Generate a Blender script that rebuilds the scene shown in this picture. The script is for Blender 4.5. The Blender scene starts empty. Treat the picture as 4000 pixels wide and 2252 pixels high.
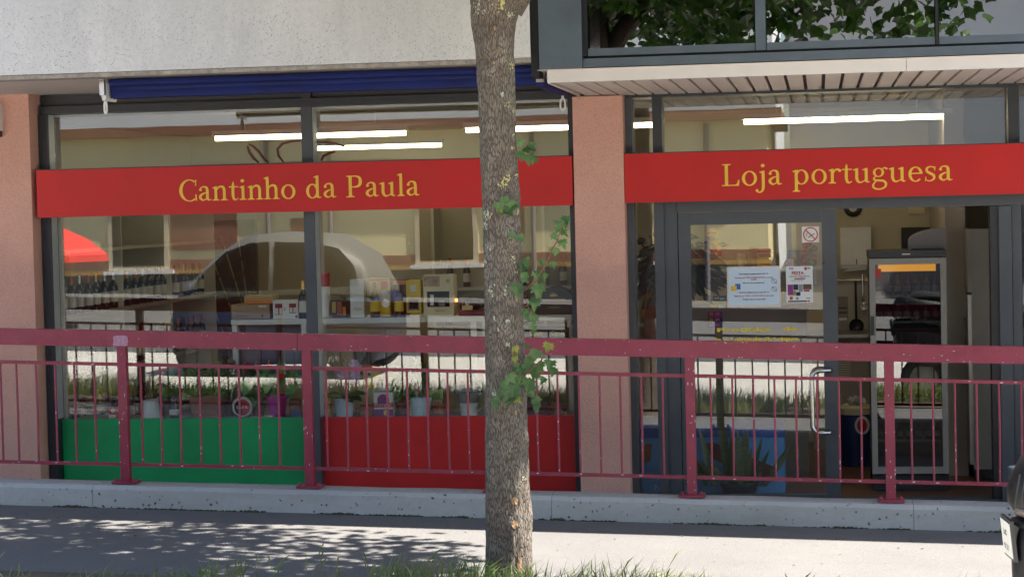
import bpy, bmesh, math, random
from mathutils import Vector, Matrix, noise
R = math.radians
random.seed(7)
sc = bpy.context.scene
col = sc.collection

# ------------------------------------------------------------------ camera
YAW, PITCH, ROLL = 0.14955, 0.04145, 0.02364
CAM = Vector((0, -15.0, 2.2))
fw = Vector((-math.sin(YAW) * math.cos(PITCH), math.cos(YAW) * math.cos(PITCH), -math.sin(PITCH)))
rt0 = Vector((math.cos(YAW), math.sin(YAW), 0))
dn0 = fw.cross(rt0)
rt = math.cos(ROLL) * rt0 + math.sin(ROLL) * dn0
dn = -math.sin(ROLL) * rt0 + math.cos(ROLL) * dn0
cd = bpy.data.cameras.new('camera'); cam = bpy.data.objects.new('camera', cd); col.objects.link(cam)
cd.sensor_width = 36; cd.lens = 72; cd.clip_end = 2000; cd.clip_start = .1
cam.matrix_world = Matrix(((rt.x, -dn.x, -fw.x, CAM.x), (rt.y, -dn.y, -fw.y, CAM.y), (rt.z, -dn.z, -fw.z, CAM.z), (0, 0, 0, 1)))
sc.camera = cam

# ------------------------------------------------------------------ world, sun, exposure
SUN = Vector((.55, .163, 1.0)).normalized()          # towards the sun
w = bpy.data.worlds.new('World'); sc.world = w; w.use_nodes = True
nt = w.node_tree; nt.nodes.clear()
sky = nt.nodes.new('ShaderNodeTexSky'); sky.sky_type = 'NISHITA'; sky.sun_disc = False
sky.sun_elevation = math.asin(SUN.z); sky.sun_rotation = math.atan2(SUN.x, SUN.y)
bg = nt.nodes.new('ShaderNodeBackground'); bg.inputs[1].default_value = .075
wo = nt.nodes.new('ShaderNodeOutputWorld')
nt.links.new(sky.outputs[0], bg.inputs[0]); nt.links.new(bg.outputs[0], wo.inputs[0])
sd = bpy.data.lights.new('sun', 'SUN'); sd.energy = 5.0; sd.angle = R(.53); sd.color = (1, .95, .87)
so = bpy.data.objects.new('sun', sd); col.objects.link(so); so.location = (8, 3, 15)
so.rotation_euler = SUN.to_track_quat('Z', 'Y').to_euler()
vs = sc.view_settings; vs.view_transform = 'Standard'; vs.look = 'None'; vs.exposure = 2.08; vs.gamma = 1
vs.use_curve_mapping = False
cy = sc.cycles; cy.use_denoising = True; cy.max_bounces = 8; cy.transparent_max_bounces = 16
cy.diffuse_bounces = 4; cy.glossy_bounces = 4; cy.caustics_reflective = False; cy.caustics_refractive = False
cy.sample_clamp_indirect = 6

# ------------------------------------------------------------------ helpers
def at(px, py, y=None, z=None, x=None):
    """photo pixel (4000 wide) -> point of the place on a plane"""
    d = fw + rt * ((px - 2000) / 8000) + dn * ((py - 1126) / 8000)
    if y is not None: t = (y - CAM.y) / d.y
    elif z is not None: t = (z - CAM.z) / d.z
    else: t = (x - CAM.x) / d.x
    return CAM + d * t

def G(x): return .133 - .0275 * x                    # the street falls to the right
def lin(r, g, b): return tuple(((c / 255) / 12.92 if c < 10.3 else (((c / 255) + .055) / 1.055) ** 2.4) for c in (r, g, b)) + (1,)

MATS = {}
def mat(name, c, rough=.55, metal=0, var=0, vs_=6, bump=0, bs=60, spec=.5, coat=0, stretch=None, c2=None, emit=0, sub=0):
    if name in MATS: return MATS[name]
    m = bpy.data.materials.new(name); m.use_nodes = True; t = m.node_tree; N = t.nodes; L = t.links
    p = N['Principled BSDF']
    c = tuple(c[:3]) + (1,)
    p.inputs['Base Color'].default_value = c; p.inputs['Roughness'].default_value = rough
    p.inputs['Metallic'].default_value = metal; p.inputs['Specular IOR Level'].default_value = spec
    p.inputs['Coat Weight'].default_value = coat
    if emit: p.inputs['Emission Color'].default_value = c; p.inputs['Emission Strength'].default_value = emit
    tc = N.new('ShaderNodeTexCoord'); src = tc.outputs['Object']
    if stretch:
        mp = N.new('ShaderNodeMapping'); mp.inputs['Scale'].default_value = stretch; L.new(src, mp.inputs[0]); src = mp.outputs[0]
    if var:
        n = N.new('ShaderNodeTexNoise'); n.inputs['Scale'].default_value = vs_; n.inputs['Detail'].default_value = 6; n.inputs['Roughness'].default_value = .65
        L.new(src, n.inputs['Vector'])
        r = N.new('ShaderNodeValToRGB'); r.color_ramp.elements[0].position = .3; r.color_ramp.elements[1].position = .7
        d2 = c2 if c2 else tuple(min(1, v * (1 + var)) for v in c[:3]) + (1,)
        d1 = c if c2 else tuple(v * (1 - var) for v in c[:3]) + (1,)
        r.color_ramp.elements[0].color = tuple(d1[:3]) + (1,); r.color_ramp.elements[1].color = tuple(d2[:3]) + (1,)
        L.new(n.outputs[0], r.inputs[0]); L.new(r.outputs[0], p.inputs['Base Color'])
        rr = N.new('ShaderNodeMapRange'); rr.inputs[3].default_value = max(0, rough - .1); rr.inputs[4].default_value = min(1, rough + .12)
        L.new(n.outputs[0], rr.inputs[0]); L.new(rr.outputs[0], p.inputs['Roughness'])
    if bump:
        n2 = N.new('ShaderNodeTexNoise'); n2.inputs['Scale'].default_value = bs; n2.inputs['Detail'].default_value = 4
        L.new(src, n2.inputs['Vector'])
        b = N.new('ShaderNodeBump'); b.inputs['Strength'].default_value = bump; b.inputs['Distance'].default_value = .01
        L.new(n2.outputs[0], b.inputs['Height']); L.new(b.outputs[0], p.inputs['Normal'])
    MATS[name] = m; return m

def ramp(N, L, src, stops):
    r = N.new('ShaderNodeValToRGB'); e = r.color_ramp.elements
    while len(e) < len(stops): e.new(.5)
    for k, (pos, c) in enumerate(stops): e[k].position = pos; e[k].color = tuple(c[:3]) + (1,) if len(c) > 1 else (c[0],) * 3 + (1,)
    L.new(src, r.inputs[0]); return r.outputs[0]
def mixc(N, L, f, a, b):
    m = N.new('ShaderNodeMix'); m.data_type = 'RGBA'
    for s, v in ((m.inputs[0], f), (m.inputs[6], a), (m.inputs[7], b)):
        if hasattr(v, 'links'): L.new(v, s)
        else: s.default_value = v if isinstance(v, (int, float)) else tuple(v[:3]) + (1,)
    return m.outputs[2]
def nz(N, L, src, scale, detail=5, rough=.6):
    n = N.new('ShaderNodeTexNoise'); n.inputs['Scale'].default_value = scale; n.inputs['Detail'].default_value = detail; n.inputs['Roughness'].default_value = rough
    L.new(src, n.inputs['Vector']); return n.outputs[0]
def mapped(N, L, scale):
    tc = N.new('ShaderNodeTexCoord'); mp = N.new('ShaderNodeMapping'); mp.inputs['Scale'].default_value = scale
    L.new(tc.outputs['Object'], mp.inputs[0]); return mp.outputs[0]
def newmat(name):
    m = bpy.data.materials.new(name); m.use_nodes = True; MATS[name] = m
    return m, m.node_tree.nodes, m.node_tree.links, m.node_tree.nodes['Principled BSDF']
def bumpto(N, L, p, h, strength, dist=.01, prev=None):
    b = N.new('ShaderNodeBump'); b.inputs['Strength'].default_value = strength; b.inputs['Distance'].default_value = dist
    L.new(h, b.inputs['Height'])
    if prev: L.new(prev, b.inputs['Normal'])
    L.new(b.outputs[0], p.inputs['Normal']); return b.outputs[0]

def glass(name, refl, tint):
    """clear sheet glass: per face a Schlick reflection, the rest passes straight through"""
    m = bpy.data.materials.new(name); m.use_nodes = True; t = m.node_tree; N = t.nodes; L = t.links; N.clear()
    o = N.new('ShaderNodeOutputMaterial'); mx = N.new('ShaderNodeMixShader')
    tr = N.new('ShaderNodeBsdfTransparent'); tr.inputs[0].default_value = tuple(tint) + (1,)
    gl = N.new('ShaderNodeBsdfGlossy'); gl.inputs['Roughness'].default_value = 0.0; gl.inputs[0].default_value = (1, 1, 1, 1)
    lw = N.new('ShaderNodeLayerWeight'); lw.inputs[0].default_value = .5
    pw = N.new('ShaderNodeMath'); pw.operation = 'POWER'; pw.inputs[1].default_value = 5
    ma = N.new('ShaderNodeMath'); ma.operation = 'MULTIPLY_ADD'; ma.inputs[1].default_value = 1 - refl; ma.inputs[2].default_value = refl
    L.new(lw.outputs['Facing'], pw.inputs[0]); L.new(pw.outputs[0], ma.inputs[0]); L.new(ma.outputs[0], mx.inputs[0])
    # faint unevenness of float glass, as seen in wavering reflections
    tc = N.new('ShaderNodeTexCoord'); n = N.new('ShaderNodeTexNoise'); n.inputs['Scale'].default_value = 1.7; n.inputs['Detail'].default_value = 1
    L.new(tc.outputs['Object'], n.inputs['Vector'])
    b = N.new('ShaderNodeBump'); b.inputs['Strength'].default_value = .05; b.inputs['Distance'].default_value = .004
    L.new(n.outputs[0], b.inputs['Height']); L.new(b.outputs[0], gl.inputs['Normal'])
    L.new(tr.outputs[0], mx.inputs[1]); L.new(gl.outputs[0], mx.inputs[2]); L.new(mx.outputs[0], o.inputs[0])
    MATS[name] = m; return m

def box(bm, x0, x1, y0, y1, z0, z1, m=None):
    vs = [bm.verts.new(v) for v in ((x0, y0, z0), (x1, y0, z0), (x1, y1, z0), (x0, y1, z0), (x0, y0, z1), (x1, y0, z1), (x1, y1, z1), (x0, y1, z1))]
    for f in ((3, 2, 1, 0), (4, 5, 6, 7), (0, 1, 5, 4), (1, 2, 6, 5), (2, 3, 7, 6), (3, 0, 4, 7)): bm.faces.new([vs[i] for i in f])
    return vs
def B(x0, x1, y0, y1, z0, z1): bm = bmesh.new(); box(bm, x0, x1, y0, y1, z0, z1); return bm
def tube(bm, pts, rad, n=8, cap=True):
    pts = [Vector(p) for p in pts]; rings = []
    up = None
    for i, p in enumerate(pts):
        d = (pts[min(i + 1, len(pts) - 1)] - pts[max(i - 1, 0)]).normalized()
        if up is None or abs(up.dot(d)) > .95:
            up = Vector((0, 0, 1)) if abs(d.z) < .9 else Vector((1, 0, 0))
        a = d.cross(up).normalized(); b = a.cross(d).normalized(); up = b
        r = rad[i] if isinstance(rad, (list, tuple)) else rad
        rings.append([bm.verts.new(p + (a * math.cos(k * 2 * math.pi / n) + b * math.sin(k * 2 * math.pi / n)) * r) for k in range(n)])
    for i in range(len(rings) - 1):
        for k in range(n): bm.faces.new((rings[i][k], rings[i][(k + 1) % n], rings[i + 1][(k + 1) % n], rings[i + 1][k]))
    if cap: bm.faces.new(rings[0][::-1]); bm.faces.new(rings[-1])
def T(pts, rad, n=8): bm = bmesh.new(); tube(bm, pts, rad, n); return bm
def lathe(bm, prof, c=(0, 0, 0), n=20, cap=True):
    rings = [[bm.verts.new((c[0] + r * math.cos(2 * math.pi * k / n), c[1] + r * math.sin(2 * math.pi * k / n), c[2] + z)) for k in range(n)] for r, z in prof]
    for i in range(len(rings) - 1):
        for k in range(n): bm.faces.new((rings[i][k], rings[i][(k + 1) % n], rings[i + 1][(k + 1) % n], rings[i + 1][k]))
    if cap: bm.faces.new(rings[0][::-1]); bm.faces.new(rings[-1])
def LA(prof, c=(0, 0, 0), n=20): bm = bmesh.new(); lathe(bm, prof, c, n); return bm
def prism(bm, pts, y0, y1):
    """polygon in x,z extruded in y"""
    a = [bm.verts.new((p[0], y0, p[1])) for p in pts]; b = [bm.verts.new((p[0], y1, p[1])) for p in pts]
    n = len(pts); bm.faces.new(a); bm.faces.new(b[::-1])
    for i in range(n): bm.faces.new((a[(i + 1) % n], a[i], b[i], b[(i + 1) % n]))
def P(pts, y0, y1): bm = bmesh.new(); prism(bm, pts, y0, y1); return bm
def quad(bm, a, b, c, d): bm.faces.new([bm.verts.new(v) for v in (a, b, c, d)])

ORG = {}
def mesh_of(name, bm, m, smooth=False, bevel=0, segs=2):
    if bevel:
        bmesh.ops.bevel(bm, geom=[e for e in bm.edges if e.is_manifold and e.calc_face_angle(0) > .5], offset=bevel, segments=segs, profile=.7, affect='EDGES')
    bmesh.ops.recalc_face_normals(bm, faces=bm.faces)
    me = bpy.data.meshes.new(name); bm.to_mesh(me); bm.free()
    if smooth:
        me.polygons.foreach_set('use_smooth', [True] * len(me.polygons))
        if smooth != 'all': me.set_sharp_from_angle(angle=R(40))
    if m is not None: me.materials.append(m if not isinstance(m, str) else MATS[m])
    return me
def obj(name, bm, m, parent=None, smooth=False, bevel=0, segs=2, base=True):
    me = bm if isinstance(bm, bpy.types.Mesh) else mesh_of(name, bm, m, smooth, bevel, segs)
    o = bpy.data.objects.new(name, me); col.objects.link(o)
    if parent is not None:
        o.parent = parent; org = ORG[parent]; me.transform(Matrix.Translation(-org)); ORG[o] = org
        o.location = (0, 0, 0)
    else:
        vs = [v.co for v in me.vertices]
        org = Vector(((min(v.x for v in vs) + max(v.x for v in vs)) / 2, (min(v.y for v in vs) + max(v.y for v in vs)) / 2, min(v.z for v in vs)))
        me.transform(Matrix.Translation(-org)); o.location = org; ORG[o] = org
    return o
def tag(o, label, cat=None, group=None, kind=None):
    if label: o['label'] = label
    if cat: o['category'] = cat
    if group: o['group'] = group
    if kind: o['kind'] = kind
    return o
def thing(name, label, cat, loc, group=None):
    o = bpy.data.objects.new(name, None); col.objects.link(o); o.location = loc; o.empty_display_size = .1
    ORG[o] = Vector(loc); return tag(o, label, cat, group)
def struct(name, bm, m, **k): return tag(obj(name, bm, m, **k), None, None, None, 'structure')
def copy_tree(o, parent=None):
    c = o.copy(); col.objects.link(c); c.parent = parent
    for ch in list(o.children): copy_tree(ch, c)
    return c
def text(name, s, size, m, loc, parent, align='CENTER', width=None, bold=0, shear=0, face=-1):
    cu = bpy.data.curves.new('t', 'FONT'); cu.body = s; cu.size = size; cu.align_x = align; cu.offset = bold; cu.shear = shear
    cu.resolution_u = 3
    t = bpy.data.objects.new('t', cu); me = bpy.data.meshes.new_from_object(t)
    bpy.data.objects.remove(t); bpy.data.curves.remove(cu)
    if width and len(me.vertices):
        ws = [v.co.x for v in me.vertices]; k = width / (max(ws) - min(ws)); me.transform(Matrix.Scale(k, 4, (1, 0, 0)))
    me.transform(Matrix.Rotation(R(90), 4, 'X'))
    if face == 2: me.transform(Matrix.Rotation(R(-90), 4, 'Z'))
    me.transform(Matrix.Translation(loc)); me.materials.clear(); me.materials.append(MATS[m] if isinstance(m, str) else m)
    return obj(name, me, None, parent)

# ------------------------------------------------------------------ materials
glass('shop_glass', .10, (.97, .985, .965))
glass('bay_glass', .26, (.45, .48, .5))
glass('fridge_glass', .12, (.62, .65, .66))
glass('car_glass', .045, (.06, .07, .085))
glass('cellophane', .06, (.9, .92, .93))
mat('frame_dark', (.028, .031, .036), .42, 0, .15, 20, .05, 300)
mat('frame_grey', (.062, .070, .080), .45, 0, .12, 8, .04, 300)
mat('bay_metal', (.10, .125, .15), .45, .15, .12, 5, .03, 200)
mat('frame_side', (.42, .46, .48), .4, .3, .1, 8)
mat('sign_red', (.56, .011, .008), .36, 0, .10, 1.3, 0, spec=.35)
mat('letter_gold', (.88, .56, .045), .5, 0, .05, 20)
mat('panel_red', (.54, .011, .009), .5, 0, .16, 2.2, .02, 200)
mat('panel_green', (.0, .30, .085), .5, 0, .16, 2.2, .02, 200)
mat('rail_paint', (.24, .021, .047), .42, 0, .18, 9, .12, 90)
mat('soffit_white', (.72, .66, .61), .5, 0, .05, 3, .02, 100)
mat('soffit_dark', (.10, .085, .075), .8)
mat('ceiling_render', (.62, .58, .55), .8, 0, .06, 2, .1, 120)
mat('awning_blue', (.003, .012, .115), .7, 0, .25, 5, .15, 400)
mat('white_plastic', (.75, .75, .73), .4, 0, .05, 8)
mat('steel', (.62, .62, .62), .22, 1, .08, 10)
mat('galvanised', (.45, .48, .5), .42, .8, .2, 14)
mat('black_plastic', (.014, .014, .016), .4, 0, .2, 20)
mat('black_matte', (.01, .01, .011), .7)
mat('rubber', (.015, .015, .015), .8, 0, .2, 20)
mat('int_wall', (.55, .50, .36), .75, 0, .04, 2, .05, 80)
mat('int_ceiling', (.55, .52, .41), .8, 0, .03, 3)
mat('int_floor', (.16, .075, .045), .45, 0, .25, 3)
mat('walkway', (.20, .19, .18), .8, 0, .2, 4, .2, 100)
mat('shelf_white', (.66, .63, .52), .5, 0, .06, 5)
mat('shelf_grey', (.30, .28, .25), .6, 0, .1, 5)
mat('wood_brown', (.11, .06, .035), .55, 0, .3, 4, .1, 40, stretch=(1, 1, 8))
mat('cardboard', (.36, .25, .14), .8, 0, .1, 10, .05, 60)
mat('cardboard_light', (.50, .37, .16), .8, 0, .1, 10)
mat('cream_card', (.70, .62, .38), .55, 0, .06, 12)
mat('white_card', (.72, .71, .66), .5, 0, .05, 12)
mat('yellow_card', (.75, .50, .03), .45, 0, .08, 15)
mat('orange_card', (.62, .20, .03), .45)
mat('red_card', (.50, .02, .02), .4, 0, .1, 15)
mat('purple_card', (.24, .03, .20), .4, 0, .12, 15)
mat('pink_card', (.62, .12, .34), .4)
mat('green_card', (.30, .42, .10), .45, 0, .1, 15)
mat('blue_card', (.03, .12, .45), .4)
mat('black_card', (.008, .009, .011), .35)
mat('gold', (.65, .45, .15), .35, .6)
mat('terracotta', (.23, .085, .05), .7, 0, .2, 14, .08, 80)
mat('terracotta_bright', (.34, .12, .06), .5, 0, .2, 14)
mat('magenta_pot', (.45, .03, .30), .4)
mat('pale_blue_pot', (.62, .74, .82), .4, 0, .04, 10)
mat('white_pot', (.70, .70, .68), .4, 0, .05, 10)
mat('soil', (.03, .02, .013), .95, 0, .3, 30)
mat('leaf_dark', (.03, .085, .022), .4, 0, .4, 9)
mat('leaf_mid', (.085, .22, .035), .45, 0, .35, 9)
mat('leaf_light', (.13, .24, .05), .45, 0, .3, 9)
mat('leaf_black', (.012, .008, .011), .35, 0, .4, 9)
mat('snake_leaf', (.025, .06, .022), .4, 0, .6, 14, stretch=(1, 1, 5), c2=(.11, .15, .08))
mat('spathe_red', (.55, .03, .012), .3)
mat('petal', (.72, .60, .70), .5, 0, .2, 40, c2=(.42, .12, .35))
mat('bottle_dark', (.008, .012, .009), .08, 0, spec=.6)
mat('bottle_amber', (.09, .035, .008), .1, 0, spec=.6)
mat('label_white', (.68, .66, .6), .6, 0, .08, 30)
mat('capsule_orange', (.55, .16, .03), .4)
mat('capsule_red', (.22, .01, .02), .4)
mat('capsule_silver', (.6, .6, .58), .35, .6)
mat('foil', (.62, .62, .63), .18, 1, .2, 9, .5, 18)
mat('fridge_white', (.30, .285, .25), .4, 0, .05, 6)
mat('stainless', (.42, .40, .38), .35, .8, .1, 4)
mat('freezer_blue', (.012, .09, .42), .35, 0, .1, 4)
mat('freezer_light', (.10, .34, .70), .35, 0, .15, 3)
mat('bin_blue', (.01, .03, .12), .5, 0, .2, 6)
mat('tile_wall', (.45, .42, .36), .35, 0, .1, 6)
mat('paper', (.62, .74, .85), .6, 0, .06, 3)
mat('paper_white', (.72, .75, .74), .6, 0, .03, 6)
mat('ink_black', (.03, .03, .035), .7)
mat('ink_red', (.45, .03, .05), .7)
mat('ink_grey', (.30, .31, .33), .7)
mat('yellow_vinyl', (.72, .52, .02), .5)
mat('lichen', (.42, .45, .33), .9, 0, .2, 40, .5, 200)
mat('lichen_yellow', (.50, .46, .18), .9, 0, .25, 40, .5, 200)
mat('bare_wood', (.36, .22, .12), .85, 0, .3, 60, .3, 150)
mat('twig', (.16, .07, .04), .7)
mat('kerb', (.36, .35, .33), .85, 0, .15, 4, .2, 80)
mat('apron', (.56, .53, .47), .85, 0, .08, 2, .1, 60)
mat('road', (.075, .075, .078), .85, 0, .15, 3, .3, 200)
mat('earth', (.10, .075, .05), .95, 0, .3, 6, .4, 60)
mat('grass', (.09, .15, .03), .55, 0, .5, 3, c2=(.26, .27, .09))
mat('cream_wall', (.84, .74, .42), .85, 0, .05, 1, .05, 60)
mat('white_wall', (.80, .80, .79), .8, 0, .03, 1, .03, 60)
mat('charcoal_shade', (.05, .05, .05), .8, 0, .2, 3)
mat('tile_roof', (.25, .1, .06), .8, 0, .2, 5)
mat('parasol_red', (.80, .05, .04), .8, 0, .05, 5)
mat('car_blue', (.010, .018, .05), .55, 0, .05, 3, spec=.25)
mat('car_silver', (.55, .56, .58), .3, .5, coat=.8)
mat('plate_white', (.65, .65, .6), .4)
mat('lamp_lens', (.45, .42, .38), .2, 0, .2, 50)
mat('scooter_black', (.006, .005, .006), .5, 0, .1, 6, spec=.3)
mat('brass', (.45, .3, .1), .3, 1)
for nm, c, s in (('tube_light', (1, .84, .56), 3.6), ('fridge_light', (1, .40, .03), .4), ('led_orange', (1, .22, .02), 3.0)):
    m, N, L, p = newmat(nm); p.inputs['Base Color'].default_value = (*c, 1); p.inputs['Emission Color'].default_value = (*c, 1); p.inputs['Emission Strength'].default_value = s

# leaf with light passing through
def leafmat(name, c1, c2, sc_=6, tr=.35):
    m, N, L, p = newmat(name); src = mapped(N, L, (1, 1, 1))
    c = ramp(N, L, nz(N, L, src, sc_, 3), [(.35, c1), (.65, c2)])
    L.new(c, p.inputs['Base Color']); p.inputs['Roughness'].default_value = .45
    t = N.new('ShaderNodeBsdfTranslucent'); L.new(c, t.inputs[0]); mx = N.new('ShaderNodeMixShader'); mx.inputs[0].default_value = tr
    o = N['Material Output']; L.new(p.outputs[0], mx.inputs[1]); L.new(t.outputs[0], mx.inputs[2]); L.new(mx.outputs[0], o.inputs[0])
leafmat('maple_leaf', (.045, .11, .03), (.13, .235, .07), 9)
leafmat('maple_young', (.16, .24, .04), (.34, .30, .05), 12)
leafmat('crown_leaf', (.035, .085, .015), (.09, .17, .035), 1.5, .4)
leafmat('grass_blade', (.11, .19, .04), (.36, .36, .14), 2.5, .35)

# roughcast plaster
m, N, L, p = newmat('plaster'); s = mapped(N, L, (1, 1, 1))
c = ramp(N, L, nz(N, L, s, 1.6, 5), [(.3, (.70, .385, .30)), (.7, (.82, .46, .36))])
sp = ramp(N, L, nz(N, L, s, 160, 2), [(.33, (.62, .62, .62)), (.5, (1, 1, 1))])
mm = N.new('ShaderNodeMix'); mm.data_type = 'RGBA'; mm.blend_type = 'MULTIPLY'; mm.inputs[0].default_value = .6
L.new(c, mm.inputs[6]); L.new(sp, mm.inputs[7]); L.new(mm.outputs[2], p.inputs['Base Color']); p.inputs['Roughness'].default_value = .9
bumpto(N, L, p, nz(N, L, s, 75, 5, .7), .8, .012)

def concrete(name, base, stain, pit, pits=22, amount=.3, streak=False):
    m, N, L, p = newmat(name); s = mapped(N, L, (1, 1, 1)); s2 = mapped(N, L, (1, 1, .35) if streak else (.5, 1, 1.6))
    c = ramp(N, L, nz(N, L, s, 30, 6), [(.25, tuple(v * .86 for v in base)), (.75, base)])
    c = mixc(N, L, ramp(N, L, nz(N, L, s2, 2.2, 6, .65), [(.42, (0,)), (.75, (.75,))]), c, stain)
    v = N.new('ShaderNodeTexVoronoi'); v.inputs['Scale'].default_value = pits
    dn1 = N.new('ShaderNodeTexNoise'); dn1.inputs['Scale'].default_value = pits * 2.2; dn1.inputs['Detail'].default_value = 3; L.new(s, dn1.inputs['Vector'])
    dv = N.new('ShaderNodeVectorMath'); dv.operation = 'MULTIPLY_ADD'; dv.inputs[1].default_value = (.9 / pits,) * 3; L.new(dn1.outputs['Color'], dv.inputs[0]); L.new(s, dv.inputs[2]); L.new(dv.outputs[0], v.inputs['Vector'])
    w2 = nz(N, L, s, 4, 3)
    lt = ramp(N, L, v.outputs['Distance'], [(.13, (1,)), (.22, (0,))])
    gate = N.new('ShaderNodeMath'); gate.operation = 'LESS_THAN'; gate.inputs[1].default_value = amount
    sep = N.new('ShaderNodeSeparateColor'); L.new(v.outputs['Color'], sep.inputs[0]); L.new(sep.outputs[0], gate.inputs[0])
    mu = N.new('ShaderNodeMath'); mu.operation = 'MULTIPLY'; L.new(lt, mu.inputs[0]); L.new(gate.outputs[0], mu.inputs[1])
    mu2 = N.new('ShaderNodeMath'); mu2.operation = 'MULTIPLY'; L.new(mu.outputs[0], mu2.inputs[0]); L.new(ramp(N, L, w2, [(.35, (.2,)), (.6, (1,))]), mu2.inputs[1])
    c = mixc(N, L, mu2.outputs[0], c, pit)
    L.new(c, p.inputs['Base Color']); p.inputs['Roughness'].default_value = .88
    inv = N.new('ShaderNodeMath'); inv.operation = 'MULTIPLY_ADD'; inv.inputs[1].default_value = -1; inv.inputs[2].default_value = 1; L.new(mu2.outputs[0], inv.inputs[0])
    b1 = bumpto(N, L, p, nz(N, L, s, 90, 5, .7), .25, .006); bumpto(N, L, p, inv.outputs[0], .7, .012, b1)
concrete('wall_concrete', (.46, .455, .43), (.29, .28, .255), (.05, .045, .04), 26, .6)
concrete('band_concrete', (.74, .71, .68), (.50, .49, .48), (.22, .22, .23), 75, .8, True)

# pavement asphalt
m, N, L, p = newmat('asphalt'); s = mapped(N, L, (1, 1, 1))
c = ramp(N, L, nz(N, L, s, 260, 3, .7), [(.3, (.065, .063, .062)), (.5, (.128, .121, .116)), (.74, (.30, .28, .26))])
c2 = mixc(N, L, ramp(N, L, nz(N, L, s, 1.3, 6, .65), [(.35, (0,)), (.7, (.35,))]), c, (.075, .073, .075))
L.new(c2, p.inputs['Base Color']); p.inputs['Roughness'].default_value = .9
bumpto(N, L, p, nz(N, L, s, 220, 4, .7), .6, .006)

# bark
m, N, L, p = newmat('bark'); s = mapped(N, L, (1, 1, .20)); s1 = mapped(N, L, (1, 1, 1))
wv = N.new('ShaderNodeTexNoise'); wv.inputs['Scale'].default_value = 14; wv.inputs['Detail'].default_value = 3; L.new(s, wv.inputs['Vector'])
ad = N.new('ShaderNodeVectorMath'); ad.operation = 'MULTIPLY_ADD'; ad.inputs[1].default_value = (.035, .035, .035)
L.new(wv.outputs['Color'], ad.inputs[0]); L.new(s, ad.inputs[2])
v = N.new('ShaderNodeTexVoronoi'); v.feature = 'DISTANCE_TO_EDGE'; v.inputs['Scale'].default_value = 112; L.new(ad.outputs[0], v.inputs['Vector'])
crack = ramp(N, L, v.outputs['Distance'], [(.0, (0,)), (.17, (1,))])
plate_ = ramp(N, L, nz(N, L, s1, 9, 6), [(.3, (.13, .10, .075)), (.55, (.215, .172, .135)), (.75, (.32, .285, .235))])
gr = mixc(N, L, ramp(N, L, nz(N, L, s1, 3.3, 5), [(.45, (0,)), (.7, (.6,))]), plate_, (.22, .215, .165))
c = mixc(N, L, crack, (.065, .050, .040), gr)
L.new(c, p.inputs['Base Color']); p.inputs['Roughness'].default_value = .92
b1 = bumpto(N, L, p, crack, .6, .01); bumpto(N, L, p, nz(N, L, s1, 120, 4), .4, .006, b1)

# chipped burgundy paint
m = MATS['rail_paint']; N = m.node_tree.nodes; L = m.node_tree.links; p = N['Principled BSDF']
old = p.inputs['Base Color'].links[0].from_socket; s = mapped(N, L, (1, 1, 1))
chip = ramp(N, L, nz(N, L, s, 34, 6, .74), [(.645, (0,)), (.665, (1,))])
fade = mixc(N, L, ramp(N, L, nz(N, L, s, 3, 5), [(.4, (0,)), (.75, (.35,))]), old, (.30, .055, .085))
L.new(mixc(N, L, chip, fade, (.50, .45, .46)), p.inputs['Base Color'])

# ------------------------------------------------------------------ ground
def strip(name, x0, x1, y0, y1, m, dz=0, nx=1, kind='structure'):
    bm = bmesh.new(); quad(bm, (x0, y0, G(x0) + dz), (x1, y0, G(x1) + dz), (x1, y1, G(x1) + dz), (x0, y1, G(x0) + dz))
    o = obj(name, bm, m); o['kind'] = kind; return o
strip('ground', -60, 60, -120, -2.0, 'road', -.16)
strip('pavement', -40, 40, -4.42, -2.1, 'asphalt')
strip('verge', -40, 40, -5.6, -4.42, 'earth', .01)
bm = bmesh.new()
for x0 in range(-40, 40):
    vs = box(bm, x0 + .006, x0 + .994, -5.75, -5.6, -.17, .02)
    for v_ in vs: v_.co.z += G(v_.co.x)
o = obj('kerb', bm, 'kerb'); o['kind'] = 'structure'
strip('road', -60, 60, -12.2, -5.75, 'apron', -.12)
strip('parking_bay', -60, 60, -14.2, -12.2, 'road', -.116)
strip('far_pavement', -60, 60, -40, -14.2, 'asphalt', -.02)
struct('walkway', B(-12, 8, -1.9, .05, -.2, -.02), 'walkway')

# ------------------------------------------------------------------ low wall
lw = thing('low_wall', 'low pitted concrete kerb wall carrying the burgundy railing', 'wall', (-1.8, -2.0, .1))
xs = [-12, at(365, 1950, -2.1).x, -1.72, .55, 8]
for a, b in zip(xs, xs[1:]):
    bm = bmesh.new(); n = 24
    sect = [(-2.125, -.12), (-2.115, None, -.025), (-2.09, None, 0), (-1.9, None, .004), (-1.88, None, -.015), (-1.88, -.25)]
    rings = []
    for k in range(n + 1):
        x = a + .0015 + (b - a - .003) * k / n
        top = .331 - .0263 * (x + 1.81); r_ = []
        for q in sect:
            z = (G(x) + q[1]) if len(q) == 2 else top + q[2]
            jit = .004 * noise.noise((x * 3, q[0] * 9, z * 5))
            r_.append(bm.verts.new((x, q[0] + jit, z + jit)))
        rings.append(r_)
    for k in range(n):
        for j in range(len(sect) - 1): bm.faces.new((rings[k][j], rings[k][j + 1], rings[k + 1][j + 1], rings[k + 1][j]))
    bm.faces.new(rings[0]); bm.faces.new(rings[-1][::-1])
    obj('wall_section', bm, 'wall_concrete', lw, smooth=True)
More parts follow.
